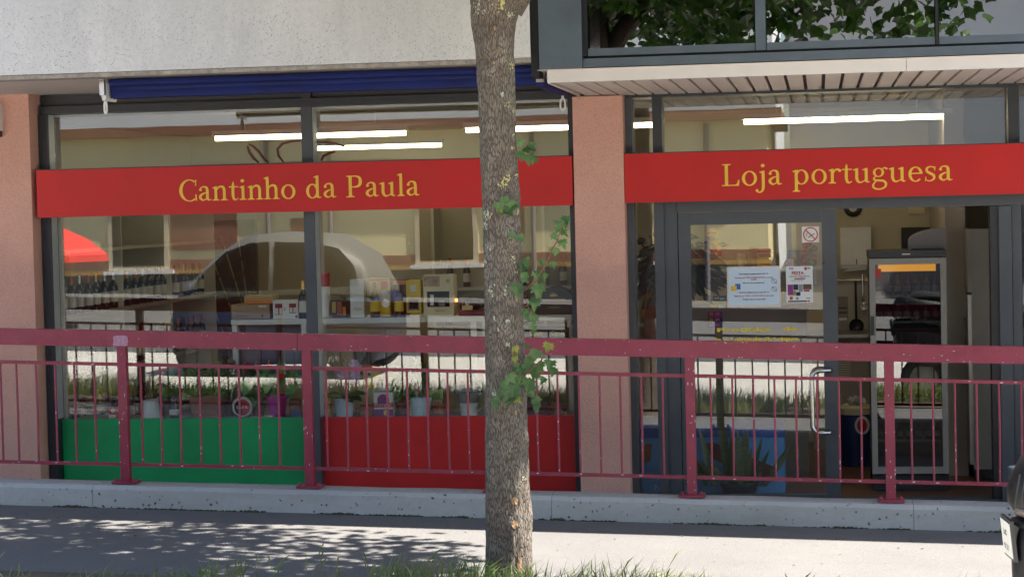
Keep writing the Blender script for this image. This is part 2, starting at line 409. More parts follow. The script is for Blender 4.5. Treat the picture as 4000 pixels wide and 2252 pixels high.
# moss and grit caught along the foot of the wall
bm = bmesh.new()
for k in range(1500):
    x = random.uniform(-6.2, 2); 
    if noise.noise((x * 2.2, 3, 0)) < -.12: continue
    y = -2.128 - abs(random.gauss(0, .009)); r_ = random.uniform(.003, .010) * (1 + .9 * noise.noise((x * 5, 0, 0)))
    z = G(x)
    mt = Matrix.Translation((x, y, z + r_ * .3)) @ Matrix.Rotation(random.random() * 6, 4, 'Z') @ Matrix.Diagonal((1.5, .9, .8, 1))
    bmesh.ops.create_icosphere(bm, subdivisions=1, radius=r_, matrix=mt)
tag(obj('moss', bm, mat('moss', (.035, .035, .02), .95, 0, .5, 20, c2=(.06, .07, .025))), 'dark moss and grit along the foot of the low wall', 'moss', None, 'stuff')

# ------------------------------------------------------------------ railing
rl = thing('railing', 'burgundy steel railing with thin balusters on the low wall', 'railing', (-1.8, -2.0, .33))
RY = -2.0
def ztop(x): return 1.449 - .0312 * (x + 5.42)
def zw(x): return .332 - .0263 * (x + 1.81)
def bar(x0, x1, y0, y1, f0, f1):
    bm = bmesh.new(); vs = box(bm, x0, x1, y0, y1, 0, 0)
    for k, v_ in enumerate(vs): v_.co.z = (f0 if k < 4 else f1)(v_.co.x)
    return bm
posts = [at(px, 1600, RY).x for px in (485, 1205, 1932, 2698, 3475)]
step = (posts[4] - posts[1]) / 3
posts = [posts[0] - 2 * step, posts[0] - step] + posts + [posts[4] + step, posts[4] + 2 * step]
joints = [posts[0], at(1165, 1330, RY).x, posts[-1]]
hT = .108
for a, b in zip(joints, joints[1:]):
    obj('top_rail', bar(a + .0015, b - .0015, RY - .03, RY + .03, lambda x: ztop(x) - hT, ztop), 'rail_paint', rl, bevel=.004)
for x in posts:
    bm = bar(x - .030, x + .030, RY - .026, RY + .026, lambda q: zw(q) + .018, lambda q: ztop(q) - hT)
    obj('post', bm, 'rail_paint', rl, bevel=.003)
    pl = obj('base_plate', bar(x - .082, x + .082, RY - .06, RY + .06, lambda q: zw(x) + .004, lambda q: zw(x) + .02), 'rail_paint', rl, bevel=.003)
    for sx in (-.06, .06):
        obj('bolt', LA([(.011, 0), (.011, .012), (.006, .016), (.006, .024)], (x + sx, RY - .035, zw(x) + .02), 6), 'rail_paint', pl)
def zu(x): return ztop(x) - .225
def zl(x): return zw(x) + .128
pxs = {0: None}
meas = [7, 69, 145, 220, 295, 373, 553, 629, 705, 782, 859, 937, 1012, 1089, 1275, 1355, 1434, 1513, 1593, 1671, 1751, 1830, 1985, 2018, 2099, 2180, 2263, 2344, 2425, 2506, 2590, 2777, 2862, 2944, 3027, 3111, 3193, 3278, 3363, 3560, 3645, 3731, 3816, 3903, 3990]
bx = [at(px, 1600, RY).x for px in meas]
x = bx[0] - .152
while x > posts[0]: bx.append(x); x -= .137
x = bx[-1]
x = at(3990, 1600, RY).x + .137
while x < posts[-1]: bx.append(x); x += .137
for a, b in zip(posts, posts[1:]):
    obj('mid_rail', bar(a + .030, b - .030, RY - .009, RY + .009, lambda x: zu(x) - .011, lambda x: zu(x) + .011), 'rail_paint', rl, bevel=.003)
    obj('bottom_rail', bar(a + .030, b - .030, RY - .009, RY + .009, lambda x: zl(x) - .011, lambda x: zl(x) + .011), 'rail_paint', rl, bevel=.003)
for x in bx:
    if min(abs(x - q) for q in posts) < .05: continue
    wob = random.uniform(-.003, .003)
    obj('baluster', T([(x, RY, zl(x) + .010), (x + wob, RY + .002, (zl(x) + zu(x)) / 2), (x, RY, zu(x) - .010)], .0075, 6), 'rail_paint', rl)
bm = bmesh.new()
def chip(x, z, y=RY - .0095, sx=.006, sz=.004):
    c_ = bm.verts.new((x, y - .0012, z)); vs = [bm.verts.new((x + sx * random.uniform(.5, 1.3) * math.cos(q), y, z + sz * random.uniform(.5, 1.3) * math.sin(q))) for q in (0, 1, 2, 3.1, 4.2, 5.2)]
    for q in range(6): bm.faces.new((c_, vs[q], vs[(q + 1) % 6]))
for x in bx:
    if random.random() < .55: chip(x + random.gauss(0, .012), zl(x) + random.uniform(-.006, .009), sx=random.uniform(.004, .014))
    if random.random() < .35: chip(x + random.gauss(0, .02), zu(x) + random.uniform(-.006, .006), sx=random.uniform(.004, .012))
    for q in range(random.choice((0, 0, 1, 2, 4))): chip(x, random.uniform(zl(x) + .02, zl(x) + .35), RY - .0078, .003, random.uniform(.003, .009))
for x in posts:
    for q in range(9): chip(x + random.choice((-.027, .027, random.uniform(-.02, .02))), random.uniform(zw(x) + .03, ztop(x) - .14), RY - .0265, .003, random.uniform(.003, .012))
for q in range(60): x = random.uniform(-5.6, 1.5); chip(x, ztop(x) - random.choice((.004, .1, random.uniform(.01, .1))), RY - .0305, random.uniform(.002, .009), .0025)
tag(obj('paint_chips', bm, mat('primer_white', (.62, .58, .58), .7), rl), None, None, None, 'stuff')
# patch of bared primer where the first post meets the top rail
pt = at(470, 1330, RY - .034)
bm = bmesh.new(); pts = []
for k in range(18):
    a = k / 18 * 2 * math.pi; r_ = 1 + .18 * noise.noise((k * 1.7, 1, 0))
    pts.append((pt.x + .05 * r_ * max(-1, min(1, 1.3 * math.cos(a))), pt.z + .034 * r_ * max(-1, min(1, 1.3 * math.sin(a)))))
prism(bm, pts, RY - .0315, RY - .0302)
obj('bare_patch', bm, mat('primer', (.42, .22, .30), .6, 0, .3, 60), rl)

# ------------------------------------------------------------------ the building shell
bd = thing('shop_building', 'pink rendered building with a glazed shop front under a projecting upper floor', 'building', (-1.8, 0, 0))
def X(px, py, y=0): return at(px, py, y).x
PF = -.29
for a, b in ((-7.1, -5.852), (-1.745, -1.383), (1.98, 2.4)):
    obj('pillar', B(a, b, PF, .25, -.2, 3.3 if a < -3 else 2.955), 'plaster', bd, bevel=.012)
# projecting floor, left: concrete band with drip edge
obj('concrete_band', B(-12, -1.80, -2.03, -1.85, 3.125, 3.85), 'band_concrete', bd, bevel=.008)
obj('drip_edge', B(-12, -1.80, -2.015, -1.845, 3.095, 3.122), mat('drip', (.34, .30, .26), .9, 0, .35, 25, .4, 90), bd, bevel=.004)
obj('band_soffit', B(-12, -1.77, -1.845, .2, 3.105, 3.2), 'ceiling_render', bd)
obj('expansion_joint', B(-1.80, -1.752, -2.0, -1.8, 3.0, 3.85), 'black_matte', bd)
obj('band_return', B(-1.822, -1.80, -2.02, -1.85, 3.14, 3.83), mat('drip', (.34, .3, .26)), bd)
obj('roof_slab', B(-12, 8, -1.85, 3.2, 3.55, 3.80), 'ceiling_render', bd)
obj('upper_wall', B(-12, 8, 2.2, 2.5, 3.80, 7.5), 'plaster', bd)
# projecting floor, right: metal bay with windows
bz = 3.045
obj('bay_corner', B(-1.745, -1.47, -2.03, -1.72, bz, 3.85), 'bay_metal', bd, bevel=.006)
obj('bay_sill', B(-1.468, 8, -2.0, -1.80, bz + .006, bz + .062), 'bay_metal', bd, bevel=.004)
obj('bay_gap', B(-1.468, 8, -1.965, -1.80, bz + .064, bz + .076), 'black_matte', bd)
obj('bay_head', B(-1.468, 8, -2.0, -1.80, 3.78, 3.85), 'bay_metal', bd, bevel=.004)
muls = [(-1.468, -1.44), (-.375, -.312), (.735, .752), (1.85, 1.91), (2.95, 2.97), (7.95, 8)]
gapm = MATS['frame_dark']
for k, (a, b) in enumerate(muls):
    obj('bay_mullion', B(a, b, -1.995, -1.82, bz + .078, 3.778), 'bay_metal' if k in (1, 3) else 'black_matte', bd, bevel=.003)
for (a, b), (c_, d_) in zip(muls, muls[1:]):
    fr = obj('bay_window', B(b + .004, c_ - .004, -1.985, -1.90, bz + .078, bz + .125), 'bay_metal', bd, bevel=.004)
    obj('pane', B(b + .006, c_ - .006, -1.945, -1.938, bz + .127, 3.775), 'bay_glass', fr)
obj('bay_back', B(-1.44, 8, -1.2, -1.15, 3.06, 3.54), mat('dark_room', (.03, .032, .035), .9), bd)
obj('bay_floor', B(-1.74, 8, -1.79, .0, 3.0, 3.05), 'soffit_dark', bd)
# white fascia and soffit of boards
obj('fascia', B(-1.70, .55, -2.0, -1.972, 2.962, 3.040), 'soffit_white', bd, bevel=.003)
obj('fascia', B(.553, 8, -2.0, -1.972, 2.962, 3.040), 'soffit_white', bd, bevel=.003)
obj('fascia_top', B(-1.76, 8, -2.012, -1.80, 3.0405, 3.0445), 'soffit_white', bd)
obj('soffit_backing', B(-1.69, 8, -1.968, -.02, 2.985, 2.998), 'soffit_dark', bd)
x = -1.695; k = 0
slat = None
obj('soffit_edge', B(-1.70, -1.69, -1.97, -.06, 2.958, 3.0), 'soffit_white', bd)
while x < 5:
    bm = bmesh.new()
    x0 = -1.05 + (k - 5) * .1215
    box(bm, x0 + .012, x0 + .1095, -1.966, -.06, 2.9625 + random.uniform(-.0012, .0012), 2.984)
    obj('soffit_board', bm, 'soffit_white', bd, bevel=.004)
    x = x0 + .1215; k += 1

# ------------------------------------------------------------------ shop window (left bay)
FY0, FY1 = -.13, .03
xa, xm0, xm1, xb = -5.835, X(1175, 450, FY0), X(1210, 450, FY0), -1.748
wi = obj('shop_window', B(xa, xb, FY0, FY1, 2.955, 3.015), 'frame_dark', bd, bevel=.004)
obj('transom_panel', B(xa, xb, FY0 + .05, FY1, 3.017, 3.103), 'frame_dark', wi)
obj('jamb', B(xa - .01, xa + .062, FY0, FY1, -.02, 2.953), 'frame_dark', wi, bevel=.004)
obj('jamb', B(xb - .052, xb - .002, FY0, FY1, -.02, 2.953), 'frame_dark', wi, bevel=.004)
obj('mullion', B(xm0, xm1 + .012, FY0, FY1, -.02, 2.953), 'frame_grey', wi, bevel=.005)
obj('mullion_head', B(xm0 + .004, xm1 + .008, FY0 + .002, FY0 + .05, 3.0165, 3.10), 'frame_dark', wi)
obj('mullion_trim', B(xm1 + .013, xm1 + .018, FY0 + .02, .0, .64, 2.953), 'frame_side', wi)
obj('jamb_trim', B(xa + .063, xa + .068, FY0 + .02, .0, .64, 2.953), 'frame_side', wi)
obj('transom', B(xa + .07, xm0 - .004, -.06, FY1, 2.30, 2.36), 'frame_dark', wi)
obj('transom', B(xm1 + .02, xb - .056, -.06, FY1, 2.30, 2.36), 'frame_dark', wi)
for (a, b) in ((xa + .066, xm0 - .002), (xm1 + .020, xb - .054)):
    obj('pane', B(a, b, .0, .008, .625, 2.297), 'shop_glass', wi)
    obj('pane', B(a, b, .0, .008, 2.363, 2.953), 'shop_glass', wi)
    obj('glazing_bead', B(a, b, -.02, -.002, 2.938, 2.953), 'frame_side', wi)
obj('spandrel', B(xa + .066, xm0 - .002, -.03, .02, -.02, .627), 'panel_green', wi, bevel=.002)['label'] = 'green painted panel below the left pane'
obj('spandrel', B(xm1 + .014, xb - .054, -.03, .02, -.02, .627), 'panel_red', wi, bevel=.002)['label'] = 'red painted panel below the right pane'
for px, py in ((1205, 1100), (2245, 1045)):
    q = at(px, py, FY0); obj('rubber_stop', LA([(.008, 0), (.008, .006)], (0, 0, 0), 10), 'black_matte', wi).matrix_local = Matrix.Translation(q - ORG[wi]) @ Matrix.Rotation(R(90), 4, 'X')

z2 = lambda a_, b_: at(1000 + a_ / 2.071, b_ / 2.071, -.003)
for k, pts in enumerate(([(-60, 1165), (-30, 1180), (20, 1225), (70, 1290), (100, 1315)], [(-70, 1180), (-55, 1230), (-20, 1280), (20, 1315)], [(222, 1312), (180, 1260), (172, 1205), (215, 1160), (290, 1143), (362, 1140)], [(470, 1150), (560, 1150), (650, 1162), (715, 1185)], [(528, 1300), (545, 1262), (590, 1240), (640, 1225)])):
    obj('painted_swirl', T([z2(*p) for p in pts], [.004 + .007 * math.sin(math.pi * (j + .6) / (len(pts) + .2)) for j in range(len(pts))], 6), mat('swirl', (.22, .09, .08), .7), wi)
# ------------------------------------------------------------------ entrance (right bay)
ex = -1.381
en = obj('entrance_frame', B(ex, 1.97, FY0, FY1, 2.945, 2.99), 'frame_dark', bd, bevel=.003)
def post_(name, p0, p1, z0, z1, m='frame_grey', y0=FY0, py=1200, dy=FY1):
    return obj(name, B(X(p0, py, y0), X(p1, py, y0), y0, dy, z0, z1), m, en, bevel=.004)
post_('jamb', 2449, 2484, -.02, 2.943, 'frame_grey', py=1200)
post_('post', 2548, 2585, 2.28, 2.943, 'frame_dark', py=480)
post_('post', 2562, 2600, -.02, 2.275, 'frame_grey', py=1200, y0=FY0 - .01)
post_('post', 2601.5, 2652, -.02, 2.275, 'frame_grey', py=1200, y0=FY0 + .012)
post_('post', 3938, 3981, 2.10, 2.943, 'frame_dark', py=450)
post_('post', 3906, 3956, -.02, 2.10, 'frame_grey', py=1200, y0=FY0 - .01)
post_('post', 3958, 3994, -.02, 2.10, 'frame_grey', py=1200, y0=FY0 + .01)
post_('gasket', 3872, 3905, -.02, 2.10, 'black_plastic', py=1200, y0=FY0 + .015)
obj('door_head', B(X(2653, 1200, FY0), 1.97, FY0 - .006, FY1, 2.105, 2.275), 'frame_grey', en, bevel=.004)
for (p0, p1) in ((2470, 2548), (2586, 3937), (3982, 4300)):
    obj('pane', B(X(p0, 480, 0), X(p1, 480, 0), 0, .008, 2.277, 2.943), 'shop_glass', en)
obj('pane', B(X(2485, 1200, 0), X(2561, 1200, 0), 0, .008, .0, 2.273), 'shop_glass', en)
obj('pane', B(X(3996, 1200, 0), X(4300, 1200, 0), 0, .008, .0, 2.103), 'shop_glass', en)
obj('threshold', B(X(2653, 1200, FY0), 1.55, FY0, FY1, -.018, .012), 'frame_grey', en)
DY0, DY1 = -.12, -.07
dx0, dx1 = X(2656, 1200, DY0), X(3272, 1200, DY0)
gx0, gx1 = X(2702, 1200, DY0), X(3215, 1200, DY0)
dr = obj('door', B(dx0, gx0, DY0, DY1, .015, 2.10), 'frame_grey', en, bevel=.003)
obj('stile', B(gx1, dx1, DY0, DY1, .015, 2.10), 'frame_grey', dr, bevel=.003)
obj('rail', B(gx0 + .001, gx1 - .001, DY0, DY1, 2.012, 2.10), 'frame_grey', dr, bevel=.003)
obj('rail', B(gx0 + .001, gx1 - .001, DY0, DY1, .015, .05), 'frame_grey', dr, bevel=.003)
obj('pane', B(gx0 + .001, gx1 - .001, -.098, -.092, .051, 2.011), 'shop_glass', dr)
h0 = at(3245, 1447, -.2); h1 = at(3245, 1690, -.2); hx = at(3172, 1560, -.2).x
hp = [(h0.x, DY0, h0.z), (h0.x, -.16, h0.z), (h0.x - .012, -.185, h0.z)]
for k in range(7):
    a = k / 6 * math.pi / 2; hp.append((hx + .055 - .055 * math.sin(a), -.19, h0.z - .055 + .055 * math.cos(a)))
for k in range(7):
    a = k / 6 * math.pi / 2; hp.append((hx + .055 - .055 * math.cos(a), -.19, h1.z + .055 - .055 * math.sin(a)))
hp += [(h1.x - .012, -.185, h1.z), (h1.x, -.16, h1.z), (h1.x, DY0, h1.z)]
obj('handle', T(hp, .0165, 12), 'steel', dr, smooth='all')

# ------------------------------------------------------------------ shop interior shell
ir = thing('shop_interior', 'cream walled shop interior with a panelled ceiling behind the glass', 'interior', (-2, 2.5, 0))
obj('floor', B(-6.6, 1.95, .06, 6.2, -.1, -.003), 'int_floor', ir)
obj('back_wall', B(-6.6, -1.4, 6.1, 6.2, 0, 3.1), 'int_wall', ir)
obj('left_wall', B(-6.7, -6.6, .1, 6.2, 0, 3.1), 'int_wall', ir)
obj('kitchen_wall', B(-1.4, 1.95, 3.5, 3.6, 0, 3.1), 'int_wall', ir)
obj('right_wall', B(1.95, 2.05, .1, 3.6, 0, 3.1), 'int_wall', ir)
obj('side_wall', B(-1.5, -1.4, 3.6, 6.1, 0, 3.1), 'int_wall', ir)
px0, px1 = at(3698, 1300, 1.25).x, at(3775, 1300, 1.25).x
obj('partition', B(px0, px1, 1.22, 3.5, 0, 3.0), mat('int_beige', (.50, .44, .36), .8, 0, .06, 3, .1, 60), ir, bevel=.008)
for i in range(7):
    for j in range(9):
        obj('ceiling_tile', B(-6.6 + i * 1.22 + .006, -6.6 + (i + 1) * 1.22 - .006, .1 + j * .68 + .006, .1 + (j + 1) * .68 - .006, 2.985, 3.0), 'int_ceiling', ir)
obj('ceiling_slab', B(-6.6, 1.95, .1, 6.2, 3.012, 3.05), 'shelf_grey', ir)
# fluorescent fittings
def fitting(p, q, label, z=2.78):
    a = at(*p, z=z); b = at(*q, z=z); y = (a.y + b.y) / 2; x0, x1 = a.x, b.x
    t = thing('ceiling_light', label, 'light', ((x0 + x1) / 2, y, z - .02), 'fluorescent ceiling lights')
    obj('housing', B(x0 - .02, x1 + .02, y - .05, y + .05, z + .035, z + .075), 'white_plastic', t, bevel=.006)
    obj('tube', B(x0, x1, y - .019, y + .019, z - .004, z + .034), 'tube_light', t, bevel=.012)
    for xx in (x0 + .25, x1 - .25): obj('hanger', T([(xx, y, z + .074), (xx, y, 2.984)], .004, 5), 'white_plastic', t)
fitting((846, 549), (1582, 527), 'lit fluorescent tube crossing behind the middle window mullion')
fitting((1231, 585), (1730, 573), 'lit fluorescent tube farther back, lower right of the mullion')
fitting((1824, 517), (2586, 494), 'lit fluorescent tube running behind the tree and pink pillar')
fitting((2907, 485), (3711, 461), 'lit fluorescent tube above the portuguese lettering over the entrance')

# ------------------------------------------------------------------ serif lettering, drawn stroke by stroke
def cat_rom(pts, n=6):
    if len(pts) < 3: return [Vector(p) for p in pts]
    P_ = [Vector(p) for p in pts]; P_ = [P_[0] * 2 - P_[1]] + P_ + [P_[-1] * 2 - P_[-2]]; out = []
    for i in range(1, len(P_) - 2):
        for k in range(n):
            t = k / n; a, b, c, d = P_[i - 1:i + 3]
            out.append(.5 * ((2 * b) + (c - a) * t + (2 * a - 5 * b + 4 * c - d) * t * t + (3 * b - a - 3 * c + d) * t ** 3))
    out.append(P_[-2]); return out
def rib(pts): return ('rib', cat_rom([(p[0], p[1], p[2]) for p in pts]))
def st(x, z0, z1, w=.082): return ('poly', [(x - w / 2, z0), (x + w / 2, z0), (x + w / 2, z1), (x - w / 2, z1)])
def sf(x, z, w=.21, up=1, t=.026):      # bracketed slab serif
    s = 1 if up else -1
    return ('poly', [(x - w / 2, z), (x + w / 2, z), (x + w / 2, z + s * t), (x + .06, z + s * t * 1.4), (x + .04, z + s * .07), (x - .04, z + s * .07), (x - .06, z + s * t * 1.4), (x - w / 2, z + s * t)])
def flag(x, z): return ('poly', [(x - .105, z - .035), (x - .105, z - .055), (x - .04, z - .075), (x + .041, z - .05), (x + .041, z + .008)])
def ring(cx, cy_, rx, ry, tx, ty, a0=0, a1=360):
    o, i_ = [], []
    n = max(6, int(abs(a1 - a0) / 12))
    for k in range(n + 1):
        a = R(a0 + (a1 - a0) * k / n); o.append((cx + rx * math.cos(a), cy_ + ry * math.sin(a))); i_.append((cx + (rx - tx) * math.cos(a), cy_ + (ry - ty) * math.sin(a)))
    return ('band', o, i_)
def disc(cx, cy_, r_): return ('poly', [(cx + r_ * math.cos(k * math.pi / 8), cy_ + r_ * math.sin(k * math.pi / 8)) for k in range(16)])
arch = rib([(.14, .34, .03), (.20, .425, .05), (.275, .455, .062), (.345, .425, .075), (.375, .33, .082), (.375, .2, .082), (.375, .0, .082)])
GL = {
 'C': (.60, [ring(.35, .35, .32, .365, .10, .035, 52, 308), ('poly', [(.52, .50), (.555, .50), (.565, .70), (.535, .70)]), ('poly', [(.52, .22), (.56, .22), (.575, .0), (.535, .02)])]),
 'a': (.44, [rib([(.085, .36, .05), (.10, .425, .04), (.19, .462, .045), (.275, .42, .075), (.295, .31, .082), (.295, .1, .08), (.33, .03, .055), (.415, .04, .02)]), disc(.085, .365, .042), rib([(.28, .275, .02), (.17, .235, .05), (.085, .17, .075), (.08, .09, .078), (.15, .025, .05), (.23, .05, .035), (.285, .11, .025)])]),
 'n': (.50, [st(.115, .02, .46), sf(.115, 0), flag(.115, .46), arch, sf(.375, 0)]),
 'h': (.50, [st(.115, .02, .73), sf(.115, 0), flag(.115, .73), arch, sf(.375, 0)]),
 't': (.32, [rib([(.15, .60, .02), (.145, .52, .06), (.14, .40, .082), (.14, .15, .082), (.175, .03, .07), (.24, .02, .04), (.30, .06, .02)]), ('poly', [(.01, .415), (.30, .415), (.30, .452), (.03, .452)])]),
 'i': (.26, [st(.125, .02, .46), sf(.125, 0), flag(.125, .46), disc(.115, .625, .055)]),
 'j': (.25, [rib([(.135, .455, .082), (.135, .2, .082), (.13, -.08, .078), (.09, -.19, .06), (.01, -.225, .04), (-.05, -.19, .04)]), flag(.135, .46), disc(.125, .625, .055), disc(-.045, -.165, .042)]),
 'o': (.50, [ring(.245, .228, .215, .24, .085, .038)]),
 'd': (.52, [ring(.215, .228, .19, .24, .085, .036, 25, 335), st(.365, .03, .73), flag(.365, .73), rib([(.365, .06, .082), (.40, .025, .05), (.48, .025, .02)])]),
 'P': (.57, [st(.14, .02, .69, .09), sf(.14, 0, .25), sf(.14, .70, .23, 0), rib([(.16, .68, .035), (.32, .678, .045), (.42, .62, .08), (.445, .50, .095), (.41, .385, .08), (.31, .335, .045), (.17, .335, .03)])]),
 'u': (.52, [rib([(.11, .455, .082), (.11, .3, .082), (.11, .14, .082), (.15, .04, .07), (.22, .015, .05), (.30, .05, .03), (.36, .11, .025)]), flag(.11, .46), st(.375, .03, .46), flag(.375, .46), rib([(.375, .07, .082), (.41, .025, .05), (.475, .03, .02)])]),
 'l': (.26, [st(.125, .02, .73), sf(.125, 0), flag(.125, .73)]),
 'L': (.56, [st(.15, .02, .69, .09), sf(.15, .70, .25, 0), ('poly', [(.02, 0), (.50, 0), (.52, .19), (.485, .19), (.44, .06), (.40, .038), (.02, .034)])]),
 'p': (.52, [st(.12, -.21, .455), sf(.12, -.235), flag(.12, .46), ring(.265, .228, .20, .24, .088, .036, -150, 150)]),
 'r': (.37, [st(.115, .02, .46), sf(.115, 0), flag(.115, .46), rib([(.14, .32, .03), (.19, .415, .045), (.26, .445, .06), (.32, .425, .055)]), disc(.325, .405, .044)]),
 'g': (.48, [ring(.20, .315, .155, .148, .068, .034), rib([(.30, .41, .03), (.36, .455, .04), (.42, .44, .045)]), disc(.425, .43, .03), rib([(.12, .19, .035), (.065, .13, .045), (.10, .075, .06), (.22, .06, .07), (.33, .045, .07), (.40, -.03, .07), (.38, -.14, .055), (.26, -.21, .045), (.12, -.20, .05), (.045, -.13, .06), (.07, -.03, .045), (.14, .045, .03)])]),
 'e': (.45, [ring(.23, .228, .20, .24, .085, .036, 12, 318), ('poly', [(.08, .235), (.425, .235), (.425, .278), (.08, .272)])]),
 's': (.39, [rib([(.315, .36, .02), (.285, .43, .03), (.19, .455, .04), (.10, .41, .06), (.10, .31, .075), (.19, .245, .08), (.28, .18, .078), (.285, .07, .06), (.18, .008, .04), (.085, .04, .03), (.055, .11, .02)]), ('poly', [(.30, .33), (.325, .33), (.33, .46), (.305, .46)]), ('poly', [(.04, .0), (.065, .0), (.075, .14), (.05, .14)])]),
}
def lettering(s, x0, x1, zb, cap, y, parent):
    k = cap / .70; adv = 0; pos = []
    for ch in s:
        if ch == ' ': adv += .26; continue
        pos.append((ch, adv)); adv += GL[ch][0]
    kx = (x1 - x0) / (adv - .05)
    for ch, ax in pos:
        bm = bmesh.new()
        def v(p, d): return bm.verts.new((x0 + (ax + p[0] - .03) * kx, y - d, zb + p[1] * k))
        def slab(poly, d):
            a = [v(p, d) for p in poly]; b = [bm.verts.new((q.co.x, y, q.co.z)) for q in a]; n = len(poly)
            bm.faces.new(a)
            for i in range(n): bm.faces.new((a[i], a[(i + 1) % n], b[(i + 1) % n], b[i]))
        for j, g in enumerate(GL[ch][1]):
            d = .004 + .0004 * j
            if g[0] == 'poly': slab(g[1], d)
            else:
                if g[0] == 'band': A, Bq = g[1], g[2]
                else:
                    pts = g[1]; A, Bq = [], []
                    for i, q in enumerate(pts):
                        t_ = (pts[min(i + 1, len(pts) - 1)] - pts[max(i - 1, 0)]); t_ = Vector((t_.x, t_.y)).normalized()
                        nx_, ny_ = -t_.y * q.z / 2, t_.x * q.z / 2
                        A.append((q.x + nx_, q.y + ny_)); Bq.append((q.x - nx_, q.y - ny_))
                for i in range(len(A) - 1): slab([A[i], A[i + 1], Bq[i + 1], Bq[i]], d)
        bmesh.ops.remove_doubles(bm, verts=bm.verts, dist=.00005)
        obj('letter', bm, 'letter_gold', parent)

SY = -.285
s1 = thing('shop_sign', 'long red fascia sign reading Cantinho da Paula in yellow letters', 'sign', (-3.8, -.2, 2.18), 'red fascia signs')
obj('board', B(-5.812, -1.757, SY, -.135, 2.176, 2.530), 'sign_red', s1, bevel=.004)
obj('top_flashing', B(-5.815, -1.755, SY - .002, -.13, 2.5305, 2.537), 'frame_dark', s1)
a = at(702, 790, SY); b = at(1640, 765, SY)
lettering('Cantinho da Paula', a.x, b.x, at(1170, 775, SY).z, .158, SY - .0005, s1)
s2 = thing('shop_sign', 'red fascia sign reading Loja portuguesa in yellow letters over the door', 'sign', (0, -.2, 2.18), 'red fascia signs')
obj('board', B(-1.379, 1.94, SY, -.145, 2.183, 2.534), 'sign_red', s2, bevel=.004)
obj('top_flashing', B(-1.38, 1.95, SY - .002, -.14, 2.5345, 2.541), 'frame_dark', s2)
a = at(2822, 727, SY); b = at(3722, 705, SY)
lettering('Loja portuguesa', a.x, b.x, at(3270, 716, SY).z, .156, SY - .0005, s2)

# ------------------------------------------------------------------ awning, retracted
aw = thing('awning', 'retracted dark blue fabric awning rolled up under the concrete band', 'awning', (-3.3, -1.6, 2.98))
ax0, ax1 = at(425, 340, -1.70).x, at(2098, 300, -1.70).x
prof = [(-1.78, 3.088), (-1.79, 3.07), (-1.775, 3.052), (-1.74, 3.047), (-1.70, 3.06), (-1.69, 3.085), (-1.72, 3.095)]
def extr(prof, x0, x1, n=24, wob=.0015):
    bm = bmesh.new(); rs = []
    for k in range(n + 1):
        x = x0 + (x1 - x0) * k / n
        rs.append([bm.verts.new((x, y + wob * noise.noise((x * 4, y * 20, 1)), z + wob * 1.4 * noise.noise((x * 3, z * 20, 5)))) for y, z in prof])
    m_ = len(prof)
    for k in range(n):
        for j in range(m_): bm.faces.new((rs[k][j], rs[k][(j + 1) % m_], rs[k + 1][(j + 1) % m_], rs[k + 1][j]))
    bm.faces.new(rs[0][::-1]); bm.faces.new(rs[-1]); return bm
obj('front_bar', extr(prof, ax0 + .03, ax1 - .01), 'awning_blue', aw, smooth=True)
roll = [(-1.60 + .075 * math.cos(a_ * math.pi / 8), 3.035 + .065 * math.sin(a_ * math.pi / 8)) for a_ in range(16)]
obj('fabric_roll', extr(roll, ax0, ax1, 30, .003), 'awning_blue', aw, smooth=True)
val = [(-1.672, 3.03), (-1.682, 3.0), (-1.684, 2.972), (-1.678, 2.972), (-1.674, 3.0), (-1.664, 3.03)]
obj('valance', extr(val, ax0 + .005, ax1 - .005, 60, .004), 'awning_blue', aw, smooth=True)
bm = bmesh.new(); q0, q1 = Vector((ax1 + .01, -1.64, 2.995)), Vector((-1.772, -.55, 2.982))
tube(bm, [q0, q0.lerp(q1, .5) + Vector((.0, 0, -.01)), q1], [.036, .04, .034], 10)
obj('folding_arm', bm, 'awning_blue', aw, smooth=True)
obj('elbow', B(ax1 - .005, ax1 + .045, -1.72, -1.63, 2.985, 3.035), 'stainless', aw, bevel=.008)
bk = obj('end_bracket', P([(ax0 - .06, 3.10), (ax0 - .008, 3.10), (ax0 - .008, 3.0), (ax0 - .02, 2.955), (ax0 - .04, 2.955), (ax0 - .055, 3.02)], -1.72, -1.50), 'white_plastic', aw, bevel=.004)
obj('bracket_cover', B(ax0 - .045, ax0 - .012, -1.76, -1.722, 2.99, 3.09), 'steel', bk, bevel=.006)
def eye(c, wide):
    bm = bmesh.new(); pts = []
    for k in range(20):
        a_ = k / 20 * 2 * math.pi; pts.append((c.x + wide * math.cos(a_), c.y, c.z - .035 + .028 * math.sin(a_) + (.012 if math.sin(a_) > 0 else -.012)))
    tube(bm, pts + [pts[0]], .0075, 8); tube(bm, [(c.x, c.y, c.z + .01), (c.x, c.y, c.z + .04)], .009, 8)
    obj('crank_eye', bm, 'white_plastic', aw, smooth='all')
eye(at(412, 400, -1.66), .008); eye(at(2198, 388, -.62), .017)

# small white lamp box on the left pillar
lb = at(6, 410, PF); lt2 = thing('wall_lamp', 'white box lamp on the left pink pillar', 'lamp', (lb.x - .08, PF, 2.85))
obj('housing', B(lb.x - .22, lb.x + .008, PF - .07, PF, at(0, 512, PF).z, at(0, 405, PF).z), 'white_plastic', lt2, bevel=.01)
obj('bracket', B(lb.x - .1, lb.x - .002, PF - .045, PF, at(0, 535, PF).z, at(0, 512, PF).z), 'black_plastic', lt2)

